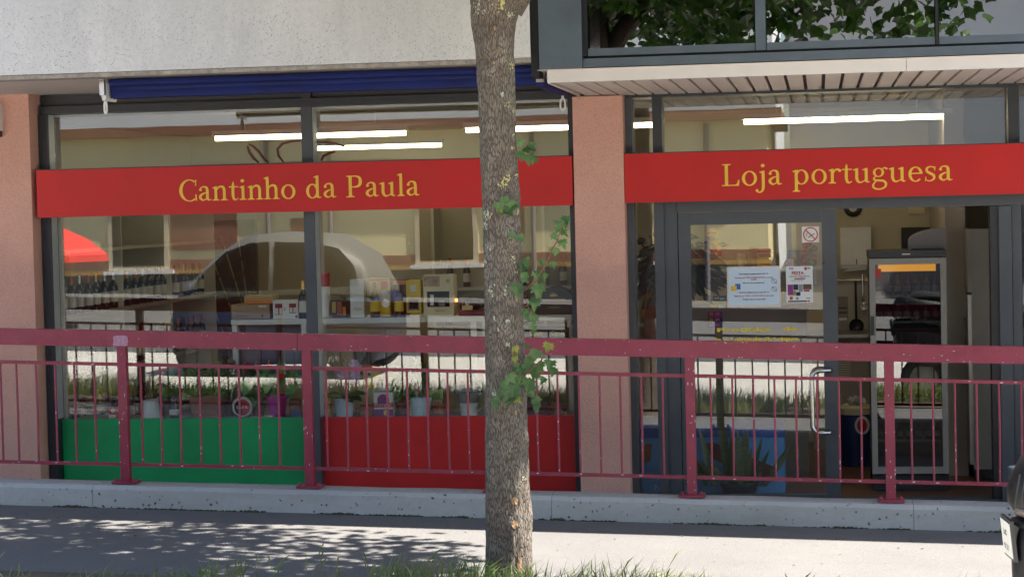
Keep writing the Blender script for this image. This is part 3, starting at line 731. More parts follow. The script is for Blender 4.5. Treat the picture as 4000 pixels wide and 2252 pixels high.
# ------------------------------------------------------------------ things shown in the windows
SILL = .612
ws = thing('window_shelf', 'deep dark display ledge just inside the shop window', 'shelf', (-3.8, .3, .58))
obj('board', B(-5.76, -1.8, .03, .50, .575, .608), 'shelf_grey', ws)
obj('front_strip', B(-5.76, -1.8, .028, .029, .56, .574), 'shelf_grey', ws)

def carton(name, label, p0, p1, t, b_, y, depth, m, cat='box', group=None, bev=.003, prints=()):
    """box whose front face spans photo columns p0..p1 and rows t..b_ on plane y"""
    a = at(p0, b_, y); c_ = at(p1, t, y)
    th = thing(name, label, cat, ((a.x + c_.x) / 2, y + depth / 2, a.z), group)
    obj('body', B(a.x, c_.x, y, y + depth, a.z, c_.z), m, th, bevel=bev)
    W_, H_ = c_.x - a.x, c_.z - a.z
    for k, pr_ in enumerate(prints):
        kind = pr_[0]
        if kind == 'r':      # flat printed rectangle, in fractions of the face
            _, u0, u1, v0, v1, mm_ = pr_
            obj('print', B(a.x + W_ * u0, a.x + W_ * u1, y - .0008 - .0004 * k, y - .0002, a.z + H_ * v0, a.z + H_ * v1), mm_, th)
        elif kind == 'd':    # disc
            _, u, v0, r_, mm_ = pr_
            obj('print', P([(a.x + W_ * u + r_ * W_ * math.cos(q * math.pi / 10), a.z + H_ * v0 + r_ * W_ * math.sin(q * math.pi / 10)) for q in range(20)], y - .0008 - .0004 * k, y - .0002), mm_, th)
        elif kind == 't':
            _, s_, u, v0, wd, hh, mm_ = pr_
            text('lettering', s_, hh * H_, mm_, (a.x + W_ * u, y - .0012 - .0004 * k, a.z + H_ * v0), th, width=wd * W_)
    return th
BOT = [(.0, 0), (.036, 0), (.0375, .006), (.0375, .165), (.034, .19), (.018, .215), (.0145, .235), (.0145, .285)]
def bottle(label, loc, cap='capsule_red', glassm='bottle_dark', lab='label_white', s=1., group='wine bottles on the left wall shelves', r=1.):
    t = thing('wine_bottle', label, 'bottle', loc, group)
    pr_ = [(q[0] * s * r, q[1] * s) for q in BOT]; L_ = Vector(loc)
    obj('glass', LA(pr_[1:], L_, 14), glassm, t, smooth=True)
    obj('capsule', LA([(.0155 * s, .225 * s), (.0158 * s, .298 * s), (.014 * s, .30 * s)], L_, 12), cap, t, smooth=True)
    if lab: obj('label', LA([(.0380 * s * r, .05 * s), (.0383 * s * r, .052 * s), (.0383 * s * r, .138 * s), (.0380 * s * r, .14 * s)], L_, 14), lab, t, smooth=True)
    return t

# --- left wall wine shelving, running away from the window
sh = thing('wine_shelving', 'grey wine shelving along the left wall of the shop', 'shelving', (-5.95, 2.1, 0))
levels = [.42, .92, 1.41, 1.92]
for z in levels: obj('shelf', B(-6.2, -5.76, .12, 4.1, z - .028, z), 'shelf_white' if z > 1.8 else 'shelf_grey', sh, bevel=.003)
for y in (.10, 1.45, 2.75, 4.1): obj('upright', B(-6.22, -5.775, y, y + .025, 0, 2.35), 'shelf_white', sh)
caps = ['capsule_red', 'capsule_orange', 'black_plastic', 'gold', 'capsule_silver', 'capsule_orange']
CN = {'capsule_red': 'a red', 'capsule_orange': 'an orange', 'black_plastic': 'a black', 'gold': 'a gold', 'capsule_silver': 'a silver'}
for zi, z in enumerate(levels[:3]):
    nm = ('lowest', 'middle', 'upper')[zi]
    first = {}
    for k in range(20):
        y = .24 + k * .19 + random.uniform(-.02, .02)
        for row, xx in enumerate((-5.84, -5.97)):
            if row and k % 2: continue
            cp = random.choice(caps)
            lab_ = '%s dark wine bottle with %s capsule on the %s left wall shelf' % (('front row', 'back row')[row], CN[cp], nm); cp_ = cp; cp = (cp, row)
            if cp not in first: first[cp] = bottle(lab_, (xx, y, z + .001), cp_); continue
            c_ = copy_tree(first[cp]); c_.location = (xx + random.uniform(-.01, .01), y, z + .001); c_.rotation_euler.z = random.uniform(-.6, .6)
# back-wall rack, cupboards
rk = thing('wine_rack', 'brown wooden lattice wine rack at the end of the left shelving', 'rack', (-5.9, 4.4, 0))
obj('carcass', B(-6.35, -5.45, 4.42, 4.5, 0, 2.1), 'wood_brown', rk)
for k in range(5):
    c0 = -6.3 + k * .17
    obj('lattice_bar', T([(c0, 4.40, 1.95), (min(-5.5, c0 + .35), 4.40, .95)], .008, 4), 'cardboard_light', rk)
    obj('lattice_bar', T([(c0 + .1, 4.385, .95), (min(-5.5, c0 + .45), 4.385, 1.95)], .008, 4), 'wood_brown', rk)
bs = thing('back_shelving', 'cream shelving with two long shelves across the back wall', 'shelving', (-2.8, 5.8, 0))
for z in (.95, 1.35): obj('shelf', B(-3.95, -1.6, 5.7, 6.05, z - .03, z), 'shelf_white', bs)
for x in (-3.95, -2.8, -1.62): obj('upright', B(x, x + .03, 5.72, 6.06, 0, 2.2), 'shelf_white', bs)
for zi, z in enumerate((.95, 1.35)):
    f_ = None
    for k in range(11):
        x = -3.78 + k * .2 + random.uniform(-.04, .04)
        if abs(x + 2.79) < .06: continue
        if f_ is None: f_ = bottle('bottle on the %s back wall shelf' % ('lower', 'upper')[zi], (x, 5.85, z + .001), random.choice(caps), random.choice(['bottle_dark', 'bottle_amber']), group='bottles on the back wall shelves')
        else:
            c_ = copy_tree(f_); c_.location = (x, 5.85 + random.uniform(-.05, .05), z + .001)
# --- display shelf behind the window
DY = .55
ztab = at(1050, 1246, DY).z
dt = thing('display_table', 'cream shelf unit with gift boxes on top behind the railing', 'shelf unit', (-3.2, .8, 0))
for (p0, p1) in ((902, 1196), (1236, 2232)):
    obj('top', B(at(p0, 1246, DY).x, at(p1, 1246, DY).x, DY, DY + .42, ztab - .042, ztab - .001), 'shelf_white', dt, bevel=.003)
    obj('lower_shelf', B(at(p0, 1246, DY).x, at(p1, 1246, DY).x, DY + .04, DY + .42, .86, .89), 'shelf_grey', dt)
for p0, p1 in ((905, 925), (1176, 1194), (1240, 1258), (1838, 1860), (1884, 1905), (2215, 2231)):
    obj('leg', B(at(p0, 1300, DY).x, at(p1, 1300, DY).x, DY + .012, DY + .05, 0, ztab - .044), 'shelf_white', dt)
obj('back_panel', B(at(905, 1300, DY).x, at(1194, 1300, DY).x, DY + .40, DY + .415, .9, ztab - .045), mat('panel_mauve', (.22, .16, .16), .7, 0, .1, 5), dt)
tb = at(1000, 1245, DY)
# under the top: boxes
for k in range(3):
    p = 945 + k * 78
    carton('storage_box', ('brown', 'plum', 'grey')[k] + ' box on the lower shelf under the cardboard cartons', p, p + 70, 1320, 1470, DY + .1, .25, (mat('mauve_card', (.20, .13, .13), .7), mat('plum_card', (.10, .05, .07), .7), mat('grey_card', (.22, .2, .2), .7))[k], group='boxes on the lower shelf')
for k in range(2):
    p = 2055 + k * 85
    carton('capsule_box', ('left', 'right')[k] + ' one of two black boxes lettered Capsule low behind the glass', p, p + 80, 1278, 1385, DY - .02, .2, 'black_card', group='black capsule boxes', prints=[('t', 'Capsule', .5, .72, .6, .25, 'gold')])
for k in range(4):
    p = 1380 + k * 62
    carton('dark_crate', ('first', 'second', 'third', 'fourth')[k] + ' dark crate from the mullion under the cream shelf', p, p + 58, 1340, 1470, DY + .05, .3, 'black_plastic', group='dark crates under the shelf')

Yb = DY + .03
carton('cardboard_carton', 'brown cardboard carton printed PRODUTO DE PORTUGAL on the shelf', 905, 1052, 1187, 1246, Yb, .22, 'cardboard', prints=[('t', 'PRODUTO DE PORTUGAL', .52, .46, .68, .17, 'ink_grey'), ('t', '1x750ml', .27, .15, .25, .15, 'ink_black'), ('r', .72, .92, .78, .93, 'label_white'), ('t', '4x750', .82, .81, .14, .1, 'ink_black'), ('d', .81, .2, .03, 'ink_black')])
c_ = carton('cardboard_tray', 'shallow cardboard tray lying on top of the brown carton', 955, 1066, 1152, 1186, Yb + .02, .18, 'cardboard_light', prints=[('r', .05, .95, .0, .62, 'orange_card')])
carton('wine_gift_box', 'cream twin bottle box with red capped bottle pictures beside the mullion', 1067, 1163, 1171, 1245, Yb, .14, 'white_card', prints=[('r', .09, .38, .22, .82, 'capsule_red'), ('r', .65, .93, .3, .82, 'capsule_red'), ('r', .10, .21, .25, .58, 'label_white'), ('r', .26, .37, .25, .58, 'label_white'), ('r', .67, .78, .34, .6, 'label_white'), ('r', .82, .92, .34, .6, 'label_white'), ('d', .93, .12, .05, 'red_card'), ('t', 'c', .48, .45, .1, .3, 'red_card')])
bottle('dark bottle with pale collar left of the middle mullion', at(1187, 1244, Yb + .03), 'gold', 'bottle_dark', group='single bottles on the display shelf')
t = thing('gift_tube', 'white cardboard tube with red upper half right of the mullion', 'tube', at(1268, 1216, Yb + .06))
q = at(1268, 1238, Yb + .06); rr_ = (at(1292, 1216, Yb).x - at(1245, 1216, Yb).x) / 2
obj('body', LA([(rr_, 0), (rr_, at(1268, 1118, Yb + .06).z - q.z)], q, 24), 'white_card', t, smooth=True)
obj('sleeve', LA([(rr_ + .001, at(1268, 1117, Yb + .06).z - q.z), (rr_ + .001, at(1268, 1066, Yb + .06).z - q.z), (rr_ - .005, at(1268, 1064, Yb + .06).z - q.z)], q, 24), 'red_card', t, smooth=True)
carton('gift_tin', 'dark gift tin with orange artwork next to the white tube', 1294, 1368, 1170, 1238, Yb + .02, .12, 'bottle_amber', prints=[('r', .05, .25, .25, .9, 'cardboard_light'), ('r', .3, .55, .1, .9, 'terracotta_bright'), ('r', .6, .75, .1, .6, 'orange_card')])
bm = bmesh.new(); q = at(1335, 1172, Yb + .08)
for k in range(60):
    d = Vector((random.gauss(0, .05), random.gauss(0, .03), abs(random.gauss(0, .05))))
    e = d + Vector((random.gauss(0, .03), random.gauss(0, .02), random.gauss(0, .025))); f_ = d + Vector((random.gauss(0, .03), random.gauss(0, .02), random.gauss(0, .025)))
    bm.faces.new([bm.verts.new(q + u) for u in (d, e, f_)])
tag(obj('gift_wrap', bm, 'cellophane'), 'crumpled clear gift wrap bow on the dark tin', 'wrap')
carton('spirit_box', 'slim white spirit box lettered TGD left of the yellow box', 1370, 1420, 1090, 1240, Yb, .10, 'white_card', prints=[('t', 'TGD', .5, .18, .5, .12, 'ink_black'), ('r', .12, .3, .205, .212, 'ink_black'), ('r', .7, .9, .205, .212, 'ink_black')])
def window_box(label, p0, p1, t, b_, m, lab, capm, bp, extra=()):
    th = carton('liqueur_box', label, p0, p1, t, b_, Yb + .012, .11, m, group='liqueur gift boxes', prints=list(extra))
    a = at(bp, b_, Yb - .02); k = .9 * (at(bp, t, Yb).z - at(bp, b_, Yb).z) / .3
    bottle(label.replace('box', 'bottle in front of its box'), (a.x, Yb - .03, a.z), capm, 'bottle_amber', lab, s=k, group='liqueur bottles', r=1.15)
window_box('yellow liqueur box with a red seal second from the tube', 1446, 1522, 1086, 1238, 'yellow_card', 'yellow_card', 'red_card', 1467, [('r', .55, .9, .72, .92, 'red_card'), ('d', .72, .62, .15, 'label_white'), ('d', .76, .36, .2, 'steel'), ('r', .05, .95, .93, .99, 'orange_card')])
window_box('dark liqueur box with orange top third from the tube', 1536, 1588, 1090, 1236, 'bottle_amber', 'yellow_card', 'orange_card', 1560, [('r', .05, .95, .86, .98, 'orange_card')])
carton('tea_tin', 'yellow and grey box with a pale square label right of the bottles', 1589, 1642, 1094, 1222, Yb, .12, 'yellow_card', prints=[('r', .3, .7, .65, .85, 'label_white'), ('r', .1, .9, .08, .45, 'grey_card'), ('r', .2, .8, .12, .4, 'bottle_dark')])
t = carton('hamper_box', 'large cream gift box with a clear window left of the tree', 1656, 1770, 1072, 1234, Yb - .01, .16, 'cream_card', prints=[('r', .12, .86, .22, .60, 'bottle_dark'), ('r', .22, .34, .26, .52, 'label_white'), ('r', .5, .7, .24, .4, 'grey_card'), ('r', .02, .55, .72, .97, mat('fig_print', (.45, .28, .2), .6, 0, .5, 30)), ('d', .82, .85, .07, 'cardboard_light'), ('t', 'saboroso', .55, .11, .34, .06, 'ink_black')])
t = carton('wrapped_bottle', 'black bottle lying in clear wrap on a dark tray beside the tree', 1790, 1902, 1212, 1232, Yb, .14, 'capsule_red', cat='gift')
q = at(1800, 1188, Yb + .05); obj('bottle', T([q, at(1865, 1185, Yb + .05), at(1885, 1186, Yb + .05), at(1900, 1186, Yb + .05)], [.047, .047, .03, .016], 14), 'bottle_dark', t, smooth=True)
a = at(1805, 1210, Yb); c_ = at(1846, 1192, Yb); obj('label', B(a.x, c_.x, Yb - .004, Yb - .002, a.z, c_.z), 'gold', t)
q = at(1826, 1186, Yb); obj('medal', P([(q.x + .016 * math.cos(k * .314), q.z + .016 * math.sin(k * .314)) for k in range(20)], Yb - .006, Yb - .003), 'label_white', t)
q0_, q1_ = at(1790, 1234, Yb).x, at(1902, 1234, Yb).x
bm = bmesh.new(); lathe(bm, [(.10, 0), (.11, .05), (.09, .11), (.03, .15)], ((q0_ + q1_) / 2, Yb + .06, at(1846, 1214, Yb).z), 14, False)
obj('clear_wrap', bm, 'cellophane', t)
for px_, py_ in ((1783, 1168), (1783, 1174), (1546, 1226)):
    q = at(px_, py_, Yb - .06)
tag(obj('led_display', B(at(1780, 1160, Yb + .02).x, at(1786, 1160, Yb).x, Yb + .0, Yb + .004, at(1783, 1177, Yb).z, at(1783, 1166, Yb).z), 'led_orange'), 'tiny glowing orange display between the cream and black gifts', 'display')
# arched black port box
a = at(2085, 1232, Yb); c_ = at(2252, 1116, Yb); wv_ = (c_.x - a.x) / 2; cx_ = a.x + wv_; H_ = c_.z - a.z
t = thing('port_gift_box', 'black arched gift box lettered QUINTA DA BOEIRA in gold', 'box', (cx_, Yb + .06, a.z))
pts = [(a.x, a.z), (c_.x, a.z), (c_.x, a.z + H_ * .42)] + [(cx_ + .86 * wv_ * math.cos(k * math.pi / 14), a.z + H_ * .42 + H_ * .58 * math.sin(k * math.pi / 14)) for k in range(15)] + [(a.x, a.z + H_ * .42)]
obj('body', P(pts, Yb, Yb + .12), 'black_card', t)
text('lettering', 'QUINTA DA BOEIRA', .022, 'gold', (cx_ - .01, Yb - .002, a.z + H_ * .50), t, width=wv_ * 1.05)
text('lettering', 'PORTO', .012, 'gold', (cx_ - .01, Yb - .002, a.z + H_ * .25), t, width=wv_ * .5)
for k in range(5):
    u = (k - 2) * .012; obj('crest', LA([(.007, 0), (.003, .03 - abs(k - 2) * .006)], (cx_ - .01 + u, Yb - .004, a.z + H_ * .66), 6), 'gold', t)

# --- foliage helpers
LEAF = [(0, 0), (.30, .18), (.42, .48), (.30, .80), (0, 1.05), (-.30, .80), (-.42, .48), (-.30, .18)]
HEART = [(0, .06), (.22, -.08), (.45, .05), (.48, .38), (.28, .78), (0, 1.1), (-.28, .78), (-.48, .38), (-.45, .05), (-.22, -.08)]
MAPLE = [(0, 0), (.12, .10), (.42, .02), (.36, .16), (.58, .30), (.42, .40), (.56, .66), (.30, .60), (.20, .74), (.16, .86), (0, 1.08), (-.16, .86), (-.20, .74), (-.30, .60), (-.56, .66), (-.42, .40), (-.58, .30), (-.36, .16), (-.42, .02), (-.12, .10)]
DARKL = [(0, 0), (.2, .2), (.27, .45), (.12, .8), (0, 1.1), (-.12, .8), (-.27, .45), (-.2, .2)]
THIN = [(0, 0), (.10, .3), (.09, .65), (0, 1.05), (-.09, .65), (-.10, .3)]
def leaf(bm, p, d, up, size, shape=LEAF, cup=.18, droop=.15):
    d = Vector(d).normalized(); s_ = d.cross(Vector(up)); s_ = s_.normalized() if s_.length > 1e-3 else Vector((1, 0, 0)); n = s_.cross(d)
    p = Vector(p)
    c_ = bm.verts.new(p + d * size * .45 - n * size * cup * .35)
    vs = [bm.verts.new(p + s_ * x * size + d * y * size + n * size * (cup * abs(x) - droop * y * y)) for x, y in shape]
    for i in range(len(vs)): bm.faces.new((c_, vs[i], vs[(i + 1) % len(vs)]))
def rv(s=1): return Vector((random.gauss(0, s), random.gauss(0, s), random.gauss(0, s)))
def pot(t, c, r0, r1, h, m, rim=.006):
    obj('pot', LA([(r0, 0), (r1 - .002, h - .02), (r1 + rim, h - .019), (r1 + rim, h), (r1 - .006, h), (r1 - .012, h - .02)], c, 24), m, t, smooth=True)
    obj('soil', LA([(r1 - .013, h - .035), (r1 - .013, h - .022)], c, 16), 'soil', t)
def bush(t, c, rad, n, size, m, shape=LEAF, zs=1., nm='foliage'):
    bm = bmesh.new()
    for k in range(n):
        d = rv().normalized(); p = Vector(c) + Vector((d.x * rad, d.y * rad, d.z * rad * zs)) * random.uniform(.35, 1) ** .6
        leaf(bm, p, d + rv(.4) + Vector((0, -.3, .2)), Vector((0, -.4, 1)) + rv(.3), size * random.uniform(.7, 1.25), shape)
    return obj(nm, bm, m, t)
def px_r(p0, p1, y): return (at(p1, 1600, y).x - at(p0, 1600, y).x) / 2
Y1 = .17
def base(px_, y=Y1): q = at(px_, 1630, y); return Vector((q.x, y, .609))

# left pane, ledge
carton('sweet_packet', 'small red and white packet behind the first railing post', 425, 492, 1588, 1634, Y1, .06, 'red_card', prints=[('d', .25, .7, .12, 'label_white'), ('r', .0, .4, .05, .35, 'label_white')])
q = base(590); t = thing('planter', 'upturned plain white plastic pot on the ledge above the green panel', 'pot', q)
obj('pot', LA([(px_r(552, 628, Y1), 0), (px_r(562, 622, Y1), at(590, 1562, Y1).z - .609)], q, 24), 'white_pot', t, smooth=True)
obj('rim', LA([(px_r(550, 630, Y1), 0), (px_r(550, 630, Y1), .012)], q, 24), 'white_pot', t, smooth=True)
carton('coffee_bag', 'tall red coffee bag standing behind the plants in left pane', 628, 690, 1432, 1545, .34, .07, 'red_card', bev=.012, prints=[('r', .1, .6, .78, .84, 'label_white'), ('r', .1, .5, .70, .74, 'label_white'), ('d', .45, .45, .22, 'leaf_dark')])
carton('coffee_stand', 'dark wooden block under the red coffee bag', 622, 695, 1545, 1634, .33, .1, 'wood_brown')
q = base(682); t = thing('olive_jar', 'black jar with a pale label beside the herb planter', 'jar', q)
obj('body', LA([(.034, 0), (.038, .01), (.038, .10), (.028, .125), (.028, .15)], q, 18), 'bottle_dark', t, smooth=True)
obj('lid', LA([(.031, .151), (.031, .175), (.027, .177)], q, 16), 'black_plastic', t); obj('label', LA([(.0386, .03), (.0386, .07)], q, 18), 'label_white', t)
# herb trough
q = base(808); t = thing('herb_planter', 'terracotta trough with two bushy green herbs behind the balusters', 'potted plant', q)
x0, x1 = at(742, 1600, Y1).x, at(868, 1600, Y1).x; zt = at(800, 1546, Y1).z
bm = bmesh.new(); vs = box(bm, x0 + .02, x1 - .02, Y1 - .01, Y1 + .12, .609, zt)
for v_ in vs[4:]: v_.co.x += .02 if v_.co.x > q.x else -.02
obj('trough', bm, 'terracotta', t, bevel=.006); obj('rim', B(x0 - .006, x1 + .006, Y1 - .022, Y1 + .132, zt - .02, zt + .002), 'terracotta', t, bevel=.005)
for pc, pr0, n in ((762, 48, 260), (858, 42, 300)):
    c_ = at(pc, 1488, Y1 + .05); bush(t, c_, pr0 / 8000 * 17.5, int(n * 1.3), .04, 'leaf_mid', LEAF, 1.25)
for k in range(9):
    xx = random.uniform(x0 + .03, x1 - .03); obj('stem', T([(xx, Y1 + .05, zt), (xx + random.uniform(-.03, .03), Y1 + .04, zt + .1)], .003, 5), 'leaf_mid', t)
q = base(905, .36); t = thing('foil_pot', 'plant pot wrapped in crinkled silver foil behind the herbs', 'pot', q)
obj('foil', LA([(.045, .12), (.05, .16), (.062, at(905, 1445, .36).z - .609), (.055, at(905, 1440, .36).z - .609)], q, 14), 'foil', t, smooth=True)
obj('stand', LA([(.05, 0), (.05, .118)], q, 14), 'wood_brown', t)
bm = bmesh.new(); bush(t, at(900, 1425, .36), .05, 22, .04, 'cardboard', LEAF, .5, 'dry_leaves')
# round tin
q = at(945, 1594, Y1 - .02); rr_ = px_r(905, 986, Y1 - .02)
t = thing('biscuit_tin', 'round tin lying on edge with a red and black lid lettered SAFA', 'tin', (q.x, Y1, .609)); q.z = .609 + rr_
def fdisc(nm, r_, y0, y1, m, half=None):
    n = 28; rng = range(n + 1) if half is None else range(n // 2 + 1)
    pts = [(q.x + r_ * math.cos(2 * math.pi * k / n + (half or 0)), q.z + r_ * math.sin(2 * math.pi * k / n + (half or 0))) for k in rng]
    if half is None: pts = pts[:-1]
    return obj(nm, P(pts, y0, y1), m, t)
fdisc('drum', rr_, Y1 - .01, Y1 + .05, 'steel'); fdisc('rim', rr_ * .86, Y1 - .014, Y1 - .0105, 'label_white'); fdisc('lid', rr_ * .76, Y1 - .016, Y1 - .0145, 'bottle_dark'); fdisc('lid_half', rr_ * .74, Y1 - .0175, Y1 - .0165, 'red_card', R(-90))
text('lettering', 'SAFA', .03, 'label_white', (q.x, Y1 - .0185, q.z - .01), t, width=rr_ * 1.1)
# anthurium
q = base(1085); t = thing('anthurium', 'red anthurium with heart leaves in a magenta pot', 'potted plant', q)
ph_ = at(1085, 1542, Y1).z - .609; pot(t, q, px_r(1058, 1112, Y1), px_r(1045, 1126, Y1), ph_, 'magenta_pot')
bm = bmesh.new(); top = q + Vector((0, 0, ph_))
spots = [(985, 1500, .10, 'l'), (1005, 1575, .10, 'l')]
stm = bmesh.new()
for pc, pr_, sz, k in [(972, 1498, .105, 0), (988, 1560, .105, 0), (1020, 1470, .09, 1), (1045, 1500, .085, 1), (1065, 1470, .08, 1), (1090, 1495, .09, 1), (1120, 1465, .09, 1), (1140, 1500, .085, 1), (1150, 1450, .075, 1), (1010, 1445, .07, 1), (1075, 1545, .08, 1), (1105, 1430, .07, 1), (1130, 1530, .07, 1), (1040, 1440, .07, 1)]:
    p = at(pc, pr_, Y1 - .02 + random.uniform(-.05, .06)); dv = p - top; 
    leaf(bm, p - Vector((0, 0, -.02)), Vector((dv.x * 1.2, -.25, -.75)), Vector((0, -1, .3)), sz, HEART, .12, .1)
    tube(stm, [top, top.lerp(p, .5) + Vector((0, 0, .06)), p + Vector((0, 0, .02))], .0025, 5)
obj('leaves', bm, 'leaf_mid', t, smooth=True); obj('stems', stm, 'leaf_dark', t)
for pc, pr_ in ((1050, 1420), (1100, 1455), (1135, 1480), (1000, 1425)):
    p = at(pc, pr_, Y1 - .05); bm = bmesh.new(); leaf(bm, p, (.2, -.5, -.6), (0, -1, .2), .05, HEART, .1, .05); f_ = obj('spathe', bm, 'spathe_red', t)
    obj('spadix', T([p + Vector((0, -.02, 0)), p + Vector((.012, -.03, .03))], [.004, .003], 6), 'yellow_card', f_)
obj('tall_leaf', T([top, at(1094, 1440, Y1 + .03), at(1093, 1392, Y1 + .03)], [.012, .02, .002], 6), 'leaf_mid', t)
# red pepper mill behind
q = base(968, .33); t = thing('pepper_mill', 'slim red bottle standing behind the anthurium leaves', 'bottle', q)
obj('body', LA([(.03, 0), (.03, .12), (.018, .2), (.018, at(968, 1425, .33).z - .609 - .02), (.02, at(968, 1421, .33).z - .609)], q, 14), 'red_card', t, smooth=True)
obj('cap', LA([(.016, at(968, 1421, .33).z - .608), (.013, at(968, 1412, .33).z - .609)], q, 12), 'red_card', t)
carton('small_gift', 'small orange and blue gift right of the magenta pot', 1130, 1168, 1560, 1628, Y1 + .1, .08, 'terracotta_bright', prints=[('r', .3, .95, .0, .35, 'blue_card'), ('r', .1, .6, .5, .7, 'cardboard_light')])
for lab_, px_, top_, wid, m_, n_ in (('tall leafy green plant at the left end of the ledge', 668, 1440, 40, 'leaf_mid', 150), ('bushy dark green plant behind the silver foil pot', 1010, 1440, 55, 'leaf_dark', 170), ('fern like green plant beside the cream block in right pane', 1575, 1440, 45, 'leaf_mid', 120)):
    q = base(px_, .26); t = thing('house_plant', lab_, 'potted plant', q); pot(t, q, .04, .055, .10, 'terracotta')
    c_ = at(px_, (top_ + 1560) / 2, .24); bush(t, c_, wid / 8000 * 15.2, n_, .05, m_, LEAF, 1.25); obj('stem', T([q + Vector((0, 0, .08)), c_], .005, 6), 'twig', t)
# right pane, ledge
def royal(label, p0, p1, t_, b_, y, m, m2, txt='Royal'):
    return carton('pudding_box', label, p0, p1, t_, b_, y, .045, m, group='Royal dessert boxes', prints=[('r', .0, 1, .0, .3, m2), ('r', .0, 1, .38, .58, 'red_card'), ('d', .52, .80, .16, 'yellow_card'), ('d', .5, .68, .3, m2), ('d', .62, .16, .13, 'yellow_card'), ('t', txt, .48, .41, .85, .26, 'label_white')])
royal('yellow Royal dessert box beside the mullion', 1252, 1290, 1532, 1632, Y1 + .02, 'yellow_card', 'gold', 'Royal')
royal('purple Royal dessert box between terracotta mug and white pot', 1461, 1534, 1531, 1625, Y1, 'white_card', 'purple_card')
royal('green Royal dessert box behind the second white pot', 1676, 1730, 1520, 1605, Y1 + .12, 'green_card', 'leaf_light')
def orchid(label, px_, dark=True):
    q = base(px_); t = thing('orchid', label, 'potted plant', q); h = at(px_, 1553, Y1).z - .609
    pot(t, q, px_r(px_ - 31, px_ + 31, Y1), px_r(px_ - 38, px_ + 38, Y1), h, 'pale_blue_pot'); return t, q, q + Vector((0, 0, h))
t, q, top = orchid('orchid with white and purple flowers in a pale pot', 1347)
bm = bmesh.new()
for dx, dz, s_ in ((-.16, .05, .16), (.17, .06, .18), (-.10, .02, .13), (.13, .0, .15), (.05, -.02, .12), (-.03, .0, .1)):
    leaf(bm, top, (dx, -.06, dz + .03), (0, -.2, 1), s_, LEAF, .2, .35)
obj('leaves', bm, 'leaf_dark', t, smooth=True)
f0 = at(1368, 1448, Y1 - .03)
obj('stem', T([top, top + Vector((-.01, .02, .16)), top + Vector((0, .0, .30)), f0], .0035, 6), 'leaf_dark', t)
for k in range(9):
    p = f0 + Vector((random.uniform(-.075, .075), random.uniform(-.02, .02), random.uniform(-.07, .07))); bm = bmesh.new()
    for j in range(5):
        a_ = j * 2 * math.pi / 5 + k; leaf(bm, p, (math.cos(a_), -.25, math.sin(a_)), (0, -1, 0), .042, LEAF, .1, .1)
    obj('flower', bm, 'petal', t)
for pc in (1290, 1303, 1318):
    p = at(pc, 1385 + (pc % 7) * 4, Y1 + .12); bm = bmesh.new()
    for j in range(4): leaf(bm, p + rv(.01), (random.uniform(-.5, .5), -.3, -1), (0, -1, 0), .045, THIN, .1, .1)
    obj('wilted_flower', bm, 'white_card', t)
obj('cane', T([top, at(1300, 1460, Y1 + .1), at(1298, 1380, Y1 + .12)], .003, 5), 'twig', t)
def mug(label, px_, p0, p1, t_, y=Y1):
    q = base(px_, y); r_ = px_r(p0, p1, y); h = at(px_, t_, y).z - .609
    t = thing('clay_mug', label, 'mug', q, 'terracotta mugs')
    obj('body', LA([(r_ * .8, 0), (r_, h * .45), (r_ * .9, h * .8), (r_ * 1.0, h), (r_ * .9, h), (r_ * .8, h * .8)], q, 20), 'terracotta_bright', t, smooth=True)
    obj('handle', T([q + Vector((-r_ * .8, -.01, h * .8)), q + Vector((-r_ * 1.5, -.02, h * .7)), q + Vector((-r_ * 1.5, -.02, h * .35)), q + Vector((-r_ * .8, -.01, h * .2))], .006, 6), 'terracotta_bright', t)
    obj('band', LA([(r_ * .93, h * .78), (r_ * .95, h * .84)], q, 20), 'red_card', t)
    text('lettering', 'PORTO', .02, 'label_white', q + Vector((0, -r_ - .003, h * .35)), t, width=r_ * 1.1)
mug('terracotta mug left of the purple Royal box', 1432, 1406, 1459, 1580)
mug('terracotta mug below the green Royal box', 1720, 1692, 1752, 1580)
mug('terracotta mug next to the pink pillar', 2186, 2160, 2211, 1570)
carton('crisp_bag', 'yellow and red snack bag propped behind the orchid', 1420, 1486, 1424, 1515, .34, .05, 'yellow_card', bev=.015, prints=[('r', .0, 1, .84, 1, 'red_card'), ('d', .35, .6, .16, 'white_card'), ('d', .35, .6, .1, 'ink_black'), ('r', .6, 1, .1, .5, 'red_card')])
carton('snack_stand', 'cream block lifting the yellow snack bag', 1405, 1500, 1516, 1632, .33, .12, 'cream_card')
carton('sweet_jar_box', 'grey heart shaped sweet box behind the purple Royal box', 1476, 1556, 1478, 1530, .3, .05, 'grey_card', bev=.02, prints=[('d', .25, .3, .14, 'label_white'), ('d', .6, .6, .16, 'red_card')])
carton('sweet_stack', 'stack of red and yellow sweet packets behind the bamboo', 1556, 1640, 1480, 1600, .33, .07, 'red_card', prints=[('r', .05, .5, .7, .95, 'yellow_card'), ('r', .1, .9, .4, .6, 'label_white'), ('r', .1, .8, .1, .3, 'yellow_card')])
carton('flour_box', 'plain cream box behind the sweet packets', 1600, 1640, 1560, 1630, .24, .05, 'cream_card')
t, q, top = orchid('bamboo plant with dark stems in a pale pot', 1648)
for k in range(5):
    e = at(1648 + (k - 2) * 12, 1420 + 12 * abs(k - 2), Y1 + .02); obj('stem', T([top, top.lerp(e, .5), e], .008, 7), 'leaf_dark', t)
    bm = bmesh.new()
    for j in range(7):
        leaf(bm, top.lerp(e, random.uniform(.6, 1.05)), (random.uniform(-1, 1), -.3, random.uniform(.1, .8)), (0, -.5, 1), .085, THIN, .1, .25)
    obj('leaves', bm, 'leaf_mid', t)
